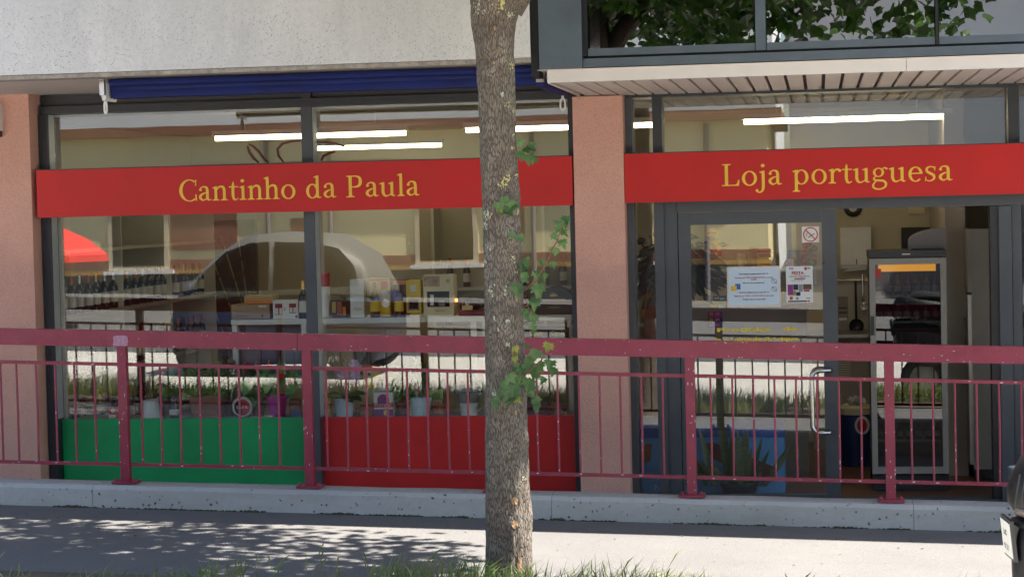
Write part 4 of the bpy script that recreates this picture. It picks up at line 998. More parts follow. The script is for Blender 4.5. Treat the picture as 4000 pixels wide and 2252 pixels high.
q = base(1832, .22); t = thing('gift_bucket', 'steel bucket gift wrapped in clear film left of the tree trunk', 'bucket', q)
rb = px_r(1775, 1892, .22); zt = at(1830, 1500, .22).z - .609
obj('bucket', LA([(rb * .7, .10), (rb * .95, zt - .03), (rb * 1.02, zt - .02), (rb * 1.02, zt), (rb * .95, zt)], q, 24), 'galvanised', t, smooth=True)
obj('band', LA([(rb * .97, zt - .06), (rb * .99, zt - .045)], q, 24), 'steel', t, smooth=True)
obj('jar', LA([(rb * .55, 0), (rb * .6, .098)], q, 18), 'white_card', t, smooth=True)
bm = bmesh.new()
for k in range(70):
    a_ = random.uniform(0, 6.28); z0 = random.uniform(.0, zt + .12); r_ = rb * (1.12 + .1 * random.random()) * (1 if z0 < zt else .7)
    p = q + Vector((r_ * math.cos(a_), r_ * math.sin(a_), z0)); bm.faces.new([bm.verts.new(p + rv(.025)) for _ in range(3)])
obj('film', bm, 'cellophane', t)
q = base(2100); t = thing('leafy_planter', 'square dark red planter with one broad leaf right of the tree', 'potted plant', q)
x0, x1 = at(2055, 1600, Y1).x, at(2145, 1600, Y1).x; obj('planter', B(x0, x1, Y1 - .02, Y1 + .12, .609, at(2100, 1548, Y1).z), mat('dark_red_pot', (.10, .012, .014), .4), t, bevel=.006)
bm = bmesh.new(); top = q + Vector((0, .03, .12)); leaf(bm, top, (.08, -.1, .05), (0, -.6, 1), .13, HEART, .1, .1); leaf(bm, top, (.16, .0, .0), (0, -.6, 1), .11, LEAF, .1, .25); leaf(bm, top, (-.1, .02, .08), (0, -.6, 1), .12, LEAF, .1, .25)
obj('leaves', bm, 'leaf_dark', t, smooth=True)

# ------------------------------------------------------------------ notices on the door glass
NY = -.0995
def sheet(name, label, p0, p1, t_, b_, m, cat, y=NY):
    a = at(p0, b_, y); c_ = at(p1, t_, y); th = thing(name, label, cat, ((a.x + c_.x) / 2, y, a.z))
    o = obj('sheet', B(a.x, c_.x, y - .001, y, a.z, c_.z), m, th); return th, a, c_.x - a.x, c_.z - a.z
def pr_rect(th, a, W_, H_, u0, u1, v0, v1, m, y=NY, lvl=0): obj('print', B(a.x + W_ * u0, a.x + W_ * u1, y - .0016 - .0004 * lvl, y - .0012 - .0004 * lvl, a.z + H_ * v0, a.z + H_ * v1), m, th)
t, a, W_, H_ = sheet('laminated_notice', 'pale blue laminated notice about card payment on the door', 2842, 3048, 1038, 1200, 'label_white', 'notice')
pr_rect(t, a, W_, H_, .035, .965, .06, .95, 'paper')
ln = [('Carte bancaire accept\u00e9e \u00e0 partir de 20.- Fr', .80, .55, 'ink_black'), ('Le paiement par TWINT et SANS CONTACT ne sont pas', .71, .72, 'ink_red'), ('accept\u00e9s', .665, .11, 'ink_red'), ('Merci de votre compr\u00e9hension', .58, .40, 'ink_black'), ('Cart\u00e3o de multibanco aceite a partir 20.- Fr', .345, .56, 'ink_black'), ('Pagamento por TWINT e CONTACTLESS n\u00e3o s\u00e3o aceites', .26, .74, 'ink_red'), ('Obrigado pela sua compreens\u00e3o', .175, .43, 'ink_black')]
for s_, v0, wd, m_ in ln: text('lettering', s_, H_ * .055, m_, (a.x + W_ * .5, NY - .0021, a.z + H_ * v0), t, width=W_ * wd, bold=.0004)
pr_rect(t, a, W_, H_, .15, .25, .44, .58, 'blue_card', lvl=1); pr_rect(t, a, W_, H_, .07, .18, .40, .53, 'yellow_card', lvl=2)
for v0 in (.63, .44):
    bm = bmesh.new(); c_ = Vector((a.x + W_ * .88, NY - .0022, a.z + H_ * v0)); pts = [(c_.x + .018 * math.cos(k * .4), c_.y, c_.z + .016 * math.sin(k * .4)) for k in range(16)]
    tube(bm, pts + [pts[0]], .0012, 4); obj('print', bm, 'ink_black', t); obj('print', T([(c_.x - .018, c_.y - .001, c_.z + .02), (c_.x + .02, c_.y - .001, c_.z - .02)], .0016, 4), 'ink_red', t)
t, a, W_, H_ = sheet('festival_poster', 'white poster headed FESTA Santos Populares on the door glass', 3072, 3174, 1038, 1182, 'paper_white', 'poster')
text('lettering', 'FESTA', H_ * .12, 'ink_red', (a.x + W_ * .44, NY - .0021, a.z + H_ * .77), t, width=W_ * .46, bold=.0012)
text('lettering', 'Santos Populares', H_ * .08, 'ink_black', (a.x + W_ * .5, NY - .0023, a.z + H_ * .70), t, width=W_ * .76, shear=.4)
pr_rect(t, a, W_, H_, .32, .72, .64, .675, 'ink_red', lvl=1); text('lettering', 'SAMEDI 22.06.2024', H_ * .035, 'ink_black', (a.x + W_ * .42, NY - .0021, a.z + H_ * .60), t, width=W_ * .45)
for u0, u1, v0, v1, m_ in ((.06, .26, .22, .50, 'purple_card'), (.06, .36, .20, .33, 'cardboard'), (.27, .45, .35, .50, 'ink_black'), (.47, .62, .30, .50, 'ink_grey'), (.64, .95, .36, .50, 'wood_brown'), (.66, .88, .30, .35, 'ink_red'), (.37, .53, .19, .29, 'ink_black'), (.06, .78, .02, .055, 'ink_black'), (.80, .88, .02, .06, 'ink_red'), (.13, .24, .08, .17, 'spathe_red'), (.36, .46, .08, .15, 'ink_grey'), (.74, .9, .11, .13, 'ink_red')):
    pr_rect(t, a, W_, H_, u0, u1, v0, v1, m_, lvl=random.randint(1, 5))
for k, u in enumerate((.14, .2, .26, .84, .9)): obj('print', P([(a.x + W_ * (u - .03), a.z + H_ * .96), (a.x + W_ * (u + .03), a.z + H_ * .96), (a.x + W_ * u, a.z + H_ * .90)], NY - .002, NY - .0015), 'ink_red' if k % 2 else 'blue_card', t)
q = Vector((a.x + W_ * .74, 0, a.z + H_ * .93)); obj('print', P([(q.x + .011 * math.cos(k * .45), q.z + .011 * math.sin(k * .45)) for k in range(14)], NY - .002, NY - .0015), 'ink_red', t)
t, a, W_, H_ = sheet('no_smoking_sign', 'square white no smoking sticker at the top of the door glass', 3133, 3199, 884, 947, 'white_card', 'sign')
c_ = Vector((a.x + W_ / 2, NY - .002, a.z + H_ / 2)); bm = bmesh.new(); pts = [(c_.x + W_ * .40 * math.cos(k * math.pi / 16), c_.y, c_.z + W_ * .40 * math.sin(k * math.pi / 16)) for k in range(33)]
tube(bm, pts, W_ * .034, 5); obj('ring', bm, 'ink_red', t)
obj('cigarette', P([(c_.x - W_ * .12, c_.z - W_ * .2), (c_.x + W_ * .26, c_.z + W_ * .02), (c_.x + W_ * .22, c_.z + W_ * .09), (c_.x - W_ * .16, c_.z - W_ * .13)], NY - .0035, NY - .003), 'ink_grey', t)
bm = bmesh.new(); tube(bm, [(c_.x - W_ * .2, c_.y, c_.z - W_ * .1), (c_.x - W_ * .26, c_.y, c_.z), (c_.x - W_ * .18, c_.y, c_.z + W_ * .06), (c_.x - W_ * .22, c_.y, c_.z + W_ * .13)], W_ * .014, 4); obj('smoke', bm, 'ink_black', t)
obj('slash', T([(c_.x - W_ * .28, c_.y - .002, c_.z + W_ * .28), (c_.x + W_ * .28, c_.y - .002, c_.z - W_ * .28)], W_ * .03, 5), 'ink_red', t)
t = thing('window_lettering', 'yellow vinyl lettering low on the door glass above the rail', 'lettering', at(2950, 1345, NY))
text('lettering', 'Produits', .036, 'yellow_vinyl', at(2905, 1293, NY), t, width=at(3010, 1300, NY).x - at(2800, 1300, NY).x, bold=.0015)
text('lettering', 'de', .036, 'yellow_vinyl', at(3085, 1290, NY), t, width=at(3112, 1300, NY).x - at(3058, 1300, NY).x, bold=.0015)
text('lettering', 'la p\u00e9ninsule ib\u00e9rique', .036, 'yellow_vinyl', at(2955, 1330, NY), t, width=at(3118, 1300, NY).x - at(2795, 1300, NY).x, bold=.0015)
# ------------------------------------------------------------------ inside the entrance
KW = 3.5
# chest with printed front
a = at(2460, 1930, .32); c_ = at(3062, 1668, .32)
t = thing('ice_chest', 'bright blue printed chest standing inside the glass door', 'chest', ((a.x + c_.x) / 2, .6, 0))
obj('body', B(a.x, c_.x, .32, .85, 0, c_.z - .075), 'freezer_light', t, bevel=.012)
obj('lid', B(a.x - .004, c_.x + .004, .315, .855, c_.z - .072, c_.z), 'freezer_blue', t, bevel=.02)
obj('print', P([(at(2740, 1730, .3).x, at(2740, 1735, .3).z), (at(2790, 1725, .3).x, at(2790, 1728, .3).z), (at(3030, 1820, .3).x, at(3030, 1825, .3).z), (at(2990, 1880, .3).x, at(2990, 1890, .3).z), (at(2780, 1790, .3).x, at(2780, 1790, .3).z)], .3165, .3195), mat('plum_print', (.13, .04, .05), .5, 0, .4, 8), t)
obj('print', P([(at(2505, 1730, .3).x, at(2505, 1735, .3).z), (at(2546, 1730, .3).x, at(2546, 1733, .3).z), (at(2540, 1795, .3).x, at(2540, 1800, .3).z), (at(2505, 1815, .3).x, at(2505, 1815, .3).z)], .3165, .3195), 'terracotta_bright', t)
text('lettering', 'N', .07, 'label_white', at(2570, 1915, .316), t)
# snake plant
q = Vector((at(2890, 1930, .12).x, .12, 0)); t = thing('snake_plant', 'tall snake plant with banded leaves behind the door glass', 'potted plant', q)
pot(t, q, .11, .14, .11, 'black_plastic')
for tipx, tipy, b_x, wd in ((2795, 1400, 2845, .026), (2730, 1670, 2800, .022), (2735, 1790, 2790, .022), (2855, 1665, 2870, .024), (2880, 1670, 2895, .026), (2905, 1670, 2900, .02), (2935, 1745, 2915, .018), (2980, 1695, 2930, .015), (3005, 1755, 2940, .02), (3095, 1725, 2985, .024), (2770, 1790, 2850, .02), (2840, 1860, 2835, .018), (3050, 1860, 2960, .02), (2700, 1760, 2760, .02), (2920, 1660, 2905, .018)):
    yy = .12 + random.uniform(-.05, .05); p1 = at(tipx, tipy, yy); p0 = at(b_x, 1915, yy); p0.z = .08
    bm = bmesh.new(); n = 9; rows = []
    for k in range(n + 1):
        f_ = k / n; c_ = p0.lerp(p1, f_) + Vector((0, -.02 * math.sin(f_ * 3), .0)); w_ = wd * (.75 + .6 * math.sin(f_ * 2.4)) * (1 - f_ ** 4) + .001
        tw = .3 * math.sin(tipx) + f_ * .5; dx = Vector((math.cos(tw), math.sin(tw), 0)) * w_
        rows.append((bm.verts.new(c_ - dx), bm.verts.new(c_ + Vector((0, .3 * w_, 0))), bm.verts.new(c_ + dx)))
    for k in range(n):
        for j in (0, 1): bm.faces.new((rows[k][j], rows[k][j + 1], rows[k + 1][j + 1], rows[k + 1][j]))
    obj('leaf', bm, 'snake_leaf', t, smooth='all')
# dark leaved plant by the sidelight
q = Vector((at(2640, 1200, .75).x, .75, 0)); t = thing('dark_leaved_plant', 'dark purple leaved plant on a wicker stand behind the door frame', 'potted plant', q)
obj('stand', LA([(.12, 0), (.09, .3), (.07, .7), (.09, .95)], q, 14), 'cardboard', t, smooth=True)
pot(t, q + Vector((0, 0, .952)), .08, .10, .17, 'cardboard')
bm = bmesh.new(); c0 = at(2640, 1045, .72)
for k in range(420):
    d = rv(1); p = c0 + Vector((d.x * .15, d.y * .08, d.z * .09)); leaf(bm, p, Vector((d.x, -.4, -.9 + .3 * d.z)), Vector((0, -1, .4)) + rv(.3), random.uniform(.07, .12), DARKL, .15, .2)
obj('foliage', bm, 'leaf_black', t); obj('stem', T([q + Vector((0, 0, 1.1)), c0], .012, 6), 'twig', t)
q = Vector((at(2545, 1200, 1.3).x, 1.3, 0)); t = thing('dried_branches', 'bunch of thin black dried branches above the dark plant', 'branches', q)
obj('vase', LA([(.05, 1.1), (.07, 1.25), (.04, 1.45), (.05, 1.5)], q, 14), 'terracotta', t, smooth=True); obj('stool', LA([(.14, 0), (.12, 1.098)], q, 12), 'wood_brown', t)
bm = bmesh.new()
for k in range(26):
    e = at(random.uniform(2505, 2575), random.uniform(915, 1010), 1.3 + random.uniform(-.1, .1)); s0 = q + Vector((0, 0, 1.5)); tube(bm, [s0, s0.lerp(e, .55) + rv(.02), e], [.004, .003, .001], 4, False)
    for j in range(2): leaf(bm, s0.lerp(e, random.uniform(.6, 1)), rv(), (0, -1, 0), .04, THIN)
obj('twigs', bm, 'leaf_black', t)
# wall shelf with odds and ends
SZ = at(2950, 1046, KW - .22).z
t = thing('wall_shelf', 'narrow cream shelf on the back wall seen through the door', 'shelf', (-.3, KW - .12, SZ))
obj('board', B(at(2760, 1046, KW - .22).x, at(3240, 1046, KW - .22).x, KW - .24, KW - .004, SZ - .025, SZ), 'shelf_white', t, bevel=.003)
for px_ in (2800, 3180): x = at(px_, 1046, KW).x; obj('bracket', P([(x, SZ - .026), (x + .02, SZ - .026), (x + .02, SZ - .16), (x, SZ - .16)], KW - .05, KW - .004), 'white_plastic', t)
KY = KW - .2
carton('sweets_display', 'tall yellow card display hung with red sweet packets', 2763, 2812, 930, 1040, KY, .03, 'yellow_card', cat='display', prints=[('r', -.2, .4, .45, .72, 'red_card'), ('r', .3, .75, .5, .75, 'red_card'), ('r', .1, .5, .25, .42, 'red_card'), ('r', .8, 1.1, .35, .55, 'red_card'), ('r', .3, .7, .1, .16, 'ink_black')])
q = at(2782, 912, KY); t = thing('display_header', 'round yellow header card with red and black print', 'display', q - Vector((0, 0, .04)))
obj('card', P([(q.x + .055 * math.cos(k * .393), q.z + .045 * math.sin(k * .393)) for k in range(16)], KY, KY + .01), 'yellow_card', t); obj('print', B(q.x - .04, q.x + .04, KY - .001, KY - .0002, q.z - .005, q.z + .015), 'red_card', t); obj('print', B(q.x - .03, q.x + .03, KY - .0012, KY - .0002, q.z - .03, q.z - .014), 'label_white', t)
def cup(label, p0, p1, t_, m, taper=.75, y=KY):
    r_ = px_r(p0, p1, y) * 1.15; q = at((p0 + p1) / 2, 1046, y); q.z = SZ + .001; h = at((p0 + p1) / 2, t_, y).z - SZ
    t = thing('paper_cups', label, 'cups', q); obj('stack', LA([(r_ * taper, 0), (r_, h * .97), (r_ * 1.05, h * .975), (r_ * 1.05, h), (r_ * .95, h)], q, 18), m, t, smooth=True)
    obj('rim', LA([(r_ * 1.06, h * .93), (r_ * 1.06, h * .945)], q, 18), m, t); return t
cup('wide beige paper cup on the wall shelf', 2878, 2912, 990, 'cream_card'); cup('slim stack of brown paper cups on the wall shelf', 2930, 2957, 966, 'cardboard', .85)
carton('tea_box', 'orange and yellow tea box on the wall shelf', 2960, 3014, 976, 1044, KY, .07, 'yellow_card', prints=[('r', 0, 1, .85, 1, 'red_card'), ('r', .05, .95, .6, .8, 'grey_card'), ('r', .1, .9, .1, .25, 'orange_card')])
carton('coffee_tin', 'dark blue box behind the pink mug on the wall shelf', 3080, 3126, 976, 1042, KY + .05, .08, 'black_card', prints=[('r', .1, .9, .6, .9, 'bin_blue')])
q = at(3091, 1044, KY - .03); q.z = SZ + .001; t = thing('pink_mug', 'dusty pink mug in front of the dark box', 'mug', q); obj('body', LA([(.036, 0), (.038, .07), (.034, .07)], q, 16), mat('dusty_pink', (.35, .13, .13), .5), t, smooth=True)
obj('handle', T([q + Vector((-.036, 0, .06)), q + Vector((-.055, 0, .05)), q + Vector((-.055, 0, .025)), q + Vector((-.036, 0, .015))], .005, 6), MATS['dusty_pink'], t)
q = at(3160, 1042, KY); q.z = SZ + .001; t = thing('fruit_bag', 'net bag of green and red fruit at the end of the wall shelf', 'bag', q)
for k in range(9): c_ = q + Vector((random.uniform(-.05, .05), random.uniform(-.03, .03), .03 + k * .022)); bm = bmesh.new(); bmesh.ops.create_icosphere(bm, subdivisions=2, radius=.03, matrix=Matrix.Translation(c_)); obj('fruit', bm, ('leaf_light', 'red_card', 'terracotta_bright')[k % 3], t, smooth='all')
# counter with sweets under the notices
t = thing('counter', 'grey shop counter with a worn front behind the door', 'counter', (-.5, 1.4, 0))
cx0, cx1 = at(2700, 1290, 1.25).x, at(3150, 1290, 1.25).x; cz = at(2950, 1215, 1.25).z
obj('front', B(cx0, cx1, 1.25, 1.28, 0, cz), mat('counter_grey', (.20, .195, .18), .6, 0, .08, 3), t); obj('top', B(cx0 - .02, cx1 + .02, 1.22, 1.8, cz, cz + .03), 'grey_card', t, bevel=.004)
obj('side', B(cx0, cx0 + .02, 1.281, 1.78, 0, cz - .001), 'shelf_grey', t); obj('side', B(cx1 - .02, cx1, 1.281, 1.78, 0, cz - .001), 'shelf_grey', t)
for k, (p0, p1, t_, m_, l_) in enumerate(((2772, 2835, 1175, 'green_card', 'green'), (2836, 2880, 1170, 'red_card', 'red'), (2885, 2960, 1190, 'red_card', 'wide red'), (3010, 3090, 1190, 'terracotta_bright', 'brown'), (2784, 2835, 1155, 'blue_card', 'blue'))):
    carton('sweet_box', l_ + ' sweets box on the grey counter', p0, p1, t_, 1211 if k < 4 else 1174, 1.27 if k < 4 else 1.32, .08, m_, prints=[('r', .1, .5, .3, .7, 'yellow_card'), ('r', .55, .9, .2, .6, 'label_white')])
for k in range(3):
    carton('sweet_tub', ('purple', 'navy', 'blue')[k] + ' sweets tub stacked at the left end of the counter', 2766, 2822, 1215 + k * 22, 1235 + k * 22, 1.22 - .001, .02, ('purple_card', 'bin_blue', 'blue_card')[k], prints=[('r', .1, .35, .2, .8, 'orange_card'), ('r', .5, .8, .2, .8, 'pink_card')])
# kitchen wall pieces
t = thing('towel_dispenser', 'white paper towel dispenser on the wall left of the fridge', 'dispenser', at(3340, 1040, KW))
a = at(3284, 1035, KW - .12); c_ = at(3402, 886, KW - .12)
obj('case', B(a.x, c_.x, KW - .12, KW - .002, a.z, c_.z), 'white_plastic', t, bevel=.012); obj('tray', B(a.x + .004, c_.x - .004, KW - .115, KW - .004, a.z - .03, a.z - .004), 'stainless', t)
obj('slot', B((a.x + c_.x) / 2, (a.x + c_.x) / 2 + .008, KW - .123, KW - .1215, a.z + .005, a.z + .05), 'ink_black', t)
obj('towel', P([(a.x + .02, a.z - .06), (c_.x - .05, a.z - .045), (c_.x - .04, a.z - .028), (a.x + .06, a.z - .03)], KW - .10, KW - .09), 'white_card', t)
t = thing('wall_clock', 'black ring clock partly hidden by the door head', 'clock', at(3330, 845, KW)); q = at(3332, 812, KW - .02)
bm = bmesh.new(); tube(bm, [(q.x + .058 * math.cos(k * math.pi / 12), KW - .02, q.z + .058 * math.sin(k * math.pi / 12)) for k in range(25)], .022, 8); obj('ring', bm, 'black_plastic', t); obj('face', P([(q.x + .04 * math.cos(k * .5), q.z + .04 * math.sin(k * .5)) for k in range(13)], KW - .012, KW - .003), 'white_card', t)
t = thing('tile_splashback', 'square beige tiles behind the hanging ladles', 'tiles', (at(3340, 1300, KW).x, KW, .5))
x0 = at(3230, 1095, KW).x; zt = at(3340, 1098, KW).z
for i in range(5):
    for j in range(7): obj('tile', B(x0 + i * .15 + .002, x0 + (i + 1) * .15 - .002, KW - .010, KW - .001, zt - (j + 1) * .15 + .002, zt - j * .15 - .002), 'tile_wall', t, bevel=.0015)
t = thing('utensil_rail', 'thin rail with two long ladles hanging on the tiles', 'utensils', at(3335, 1095, KW - .05))
obj('rail', T([at(3262, 1094, KW - .05), at(3402, 1092, KW - .05)], .008, 8), 'steel', t)
def ladle(px_, t_, b_, r_, m_):
    p0 = at(px_, t_, KW - .06); p1 = at(px_ + 3, b_, KW - .06); l_ = obj('ladle', T([p0, p1], .011, 8), m_, t)
    bm = bmesh.new(); lathe(bm, [(.0, 0), (r_ * .5, .006), (r_ * .85, .02), (r_, .04)], (0, 0, 0), 18, False); o = obj('bowl', bm, m_, l_, smooth='all'); o.data.transform(Matrix.Translation(ORG[l_])); o.data.transform(Matrix.Translation(p1 + Vector((0, .02, -r_ * .8)) - ORG[l_]) @ Matrix.Rotation(R(80), 4, 'X'))
ladle(3342, 1098, 1252, .066, 'black_plastic'); ladle(3370, 1070, 1180, .042, 'steel')
q = at(3280, 1240, KW - .2); carton('napkin_holder', 'grey napkin holder stacked below the ladles', 3272, 3312, 1160, 1250, KW - .25, .1, 'grey_card', prints=[('r', .1, .9, .0, .1, 'white_card'), ('r', .1, .9, .3, .36, 'ink_black'), ('r', .1, .9, .5, .56, 'ink_black')])
t = thing('worktop', 'stainless worktop with a vented cupboard left of the fridge', 'worktop', (at(3330, 1300, 2.9).x, 3.1, 0))
wx0, wx1 = at(3170, 1300, 2.9).x, at(3420, 1300, 2.9).x; wz = at(3330, 1305, 2.9).z
obj('cupboard', B(wx0, wx1, 2.92, KW - .011, 0, wz - .03), 'shelf_grey', t); obj('top', B(wx0 - .02, wx1 + .02, 2.88, KW - .011, wz - .028, wz), 'stainless', t, bevel=.004)
for k in range(9): zz = at(3290, 1398 + k * 9, 2.9).z; obj('vent_slat', B(at(3270, 1400, 2.9).x, at(3322, 1400, 2.9).x, 2.905, 2.919, zz, zz + .008), 'white_card', t)
# pedal bin
q = at(3345, 1788, 1.9); q.z = 0; rb = px_r(3282, 3408, 1.9); zt = at(3345, 1590, 1.9).z
t = thing('rubbish_bin', 'dark blue barrel bin with a round red badge left of the fridge', 'bin', q)
obj('barrel', LA([(rb * .95, 0), (rb, zt * .5), (rb * .97, zt)], q, 28), 'bin_blue', t, smooth=True); obj('bag_rim', LA([(rb * 1.02, zt - .05), (rb * 1.03, zt), (rb * .9, zt + .02)], q, 28), 'cream_card', t, smooth=True)
c_ = at(3368, 1660, 1.9 - rb); obj('badge', P([(c_.x + .06 * math.cos(k * .33), c_.z + .075 * math.sin(k * .33)) for k in range(19)], 1.9 - rb - .004, 1.9 - rb + .03), 'white_card', t); obj('badge', P([(c_.x + .04 * math.cos(k * .33), c_.z + .055 * math.sin(k * .33)) for k in range(19)], 1.9 - rb - .007, 1.9 - rb - .0045), 'red_card', t)
bush(t, q + Vector((0, 0, zt + .02)), .06, 46, .06, 'white_card', LEAF, .4, 'rubbish')
# fridge
FYf = .42
a = at(3398, 1900, FYf); c_ = at(3700, 976, FYf); fx0, fx1 = at(3402, 1450, FYf).x, at(3702, 1450, FYf).x; ft = c_.z
t = thing('drinks_fridge', 'tall glass fronted drinks fridge with a glowing orange top', 'fridge', ((fx0 + fx1) / 2, .7, 0))
for nm, bb in (('side', (fx0, fx0 + .03, FYf + .05, FYf + .6, .03, ft - .05)), ('side', (fx1 - .03, fx1, FYf + .05, FYf + .6, .03, ft - .05)), ('back', (fx0 + .031, fx1 - .031, FYf + .57, FYf + .6, .03, ft - .05)), ('base', (fx0, fx1, FYf + .03, FYf + .6, 0, .11)), ('top', (fx0 - .006, fx1 + .006, FYf - .01, FYf + .61, ft - .048, ft))):
    obj(nm, B(*bb), 'black_plastic', t, bevel=.004)
zb_, zt_ = .125, ft - .055
dz = obj('door_frame', B(fx0, fx0 + .042, FYf, FYf + .045, zb_, zt_), 'fridge_white', t, bevel=.004)
for bb in ((fx1 - .042, fx1, FYf, FYf + .045, zb_, zt_), (fx0 + .043, fx1 - .043, FYf, FYf + .045, zt_ - .045, zt_), (fx0 + .043, fx1 - .043, FYf, FYf + .045, zb_, zb_ + .05)): obj('frame_bar', B(*bb), 'fridge_white', dz, bevel=.004)
obj('pane', B(fx0 + .043, fx1 - .043, FYf + .02, FYf + .026, zb_ + .051, zt_ - .046), 'fridge_glass', dz)
obj('handle', B(fx0 + .004, fx0 + .028, FYf - .03, FYf - .002, ft - .62, ft - .48), 'black_plastic', dz, bevel=.006)
obj('lamp', B(fx0 + .07, fx1 - .07, FYf + .10, FYf + .14, zt_ - .10, zt_ - .05), 'fridge_light', t)
obj('liner', B(fx0 + .032, fx1 - .032, FYf + .545, FYf + .568, .12, zt_), mat('liner', (.05, .055, .06), .5), t)
obj('brand_strip', B(fx0 + .24, fx0 + .30, FYf - .0125, FYf - .0105, ft - .028, ft - .02), 'white_card', t)
obj('sticker', B(fx0 + .046, fx0 + .086, FYf + .0185, FYf + .0195, zt_ - .14, zt_ - .075), 'red_card', t)
for k, py_ in enumerate((1150, 1250, 1405, 1545, 1710)):
    zz = at(3550, py_, FYf + .2).z; sh_ = obj('shelf', B(fx0 + .034, fx1 - .034, FYf + .07, FYf + .074, zz - .012, zz), 'shelf_grey', t); obj('shelf_wire', B(fx0 + .034, fx1 - .034, FYf + .075, FYf + .53, zz - .006, zz - .003), 'liner' if 'liner' in MATS else 'black_plastic', sh_)
    n = 7
    for j in range(n):
        x = fx0 + .07 + j * (fx1 - fx0 - .14) / (n - 1)
        lab_ = 'small drink bottle on the %s fridge shelf' % ('top', 'second', 'third', 'fourth', 'lowest')[k]
        if j == 0: f_ = bottle(lab_, (x, FYf + .16, zz + .001), ('capsule_red', 'capsule_orange', 'yellow_card', 'capsule_silver', 'blue_card')[k], 'bottle_amber' if k < 2 else 'bottle_dark', 'shelf_grey' if k != 3 else 'red_card', s=.5 if k < 2 else .42, group='drinks in the fridge', r=1.5)
        else: q_ = copy_tree(f_); q_.location.x = x; q_.rotation_euler.z = j
# on top of the fridge wall: screen and slicer guard
t = thing('wall_screen', 'black screen on the wall above the fridge', 'screen', at(3580, 985, KW)); a = at(3522, 985, KW - .05); c_ = at(3665, 886, KW - .05)
obj('screen', B(a.x, c_.x, KW - .05, KW - .02, a.z, c_.z), 'black_plastic', t, bevel=.004); obj('mount', B((a.x + c_.x) / 2 - .04, (a.x + c_.x) / 2 + .04, KW - .02, KW - .001, a.z + .05, c_.z - .05), 'black_matte', t)
t = thing('fridge_top_box', 'grey quarter round appliance lying on the fridge top', 'appliance', at(3630, 976, FYf + .3)); p0 = at(3552, 976, FYf + .2).x; p1 = at(3698, 976, FYf + .2).x; hh = at(3690, 892, FYf + .2).z - ft
obj('shell', P([(p0, ft + .001), (p1, ft + .001), (p1, ft + hh)] + [(p1 - .02 - (p1 - p0 - .02) * math.sin(k * math.pi / 16), ft + .4 * hh + .6 * hh * math.cos(k * math.pi / 16)) for k in range(1, 9)], FYf + .2, FYf + .45), 'grey_card', t, bevel=.004); obj('foot', B(p0 + .02, p1 - .02, FYf + .19, FYf + .199, ft + .002, ft + .012), 'black_plastic', t)
t = thing('junction_box', 'small beige junction box high on the kitchen wall', 'box', at(3580, 838, KW)); a = at(3550, 836, KW - .03); obj('case', B(a.x, at(3612, 836, KW).x, KW - .03, KW - .001, a.z, a.z + .07), 'cream_card', t, bevel=.004); obj('lid', B(a.x + .01, at(3606, 836, KW).x, KW - .034, KW - .0305, a.z + .008, a.z + .062), 'cream_card', t)
t = thing('wall_speaker', 'brown speaker box beside the partition above the fridge', 'speaker', at(3675, 872, 2.6)); a = at(3655, 872, 2.6); c_ = at(3695, 790, 2.6); obj('case', B(a.x, c_.x, 2.6, 2.75, a.z, c_.z + .06), 'cardboard', t, bevel=.006); obj('grille', B(a.x + .01, c_.x - .01, 2.596, 2.599, a.z + .01, c_.z + .05), 'wood_brown', t)
# stainless cabinet at the right
sx0, sx1 = at(3780, 1200, 1.0).x, at(3870, 1200, 1.0).x
t = thing('tall_freezer', 'tall stainless freezer standing right of the beige partition', 'freezer', ((sx0 + sx1) / 2, 1.3, 0))
obj('case', B(sx0 + .03, sx1 + .12, 1.0, 1.6, .08, 1.92), 'shelf_grey', t, bevel=.01); obj('door', B(sx0 + .0, sx0 + .028, .98, 1.58, .12, 1.42), 'stainless', t, bevel=.006)
obj('upper_door', B(sx0 + .0, sx0 + .028, .98, 1.58, 1.44, 1.92), 'shelf_grey', t, bevel=.006); obj('foot', B(sx0 + .04, sx1 + .1, 1.02, 1.58, 0, .079), 'black_plastic', t)
obj('handle', T([(sx0 - .02, 1.02, .9), (sx0 - .02, 1.02, 1.25)], .012, 8), 'steel', t)
# galvanised pail on the walkway
q = at(3990, 1900, -1.1); q.z = -.02; rb = px_r(3942, 4046, -1.1); zt = at(3990, 1822, -1.1).z + .02
t = thing('metal_pail', 'galvanised metal pail on the walkway at the right edge', 'pail', q)
obj('pail', LA([(rb * .72, 0), (rb * .97, zt - .012), (rb * 1.03, zt - .01), (rb * 1.03, zt), (rb * .94, zt), (rb * .7, .02)], q, 28), 'galvanised', t, smooth=True); obj('hoop', LA([(rb * .9, zt * .72), (rb * .915, zt * .74)], q, 28), 'galvanised', t)

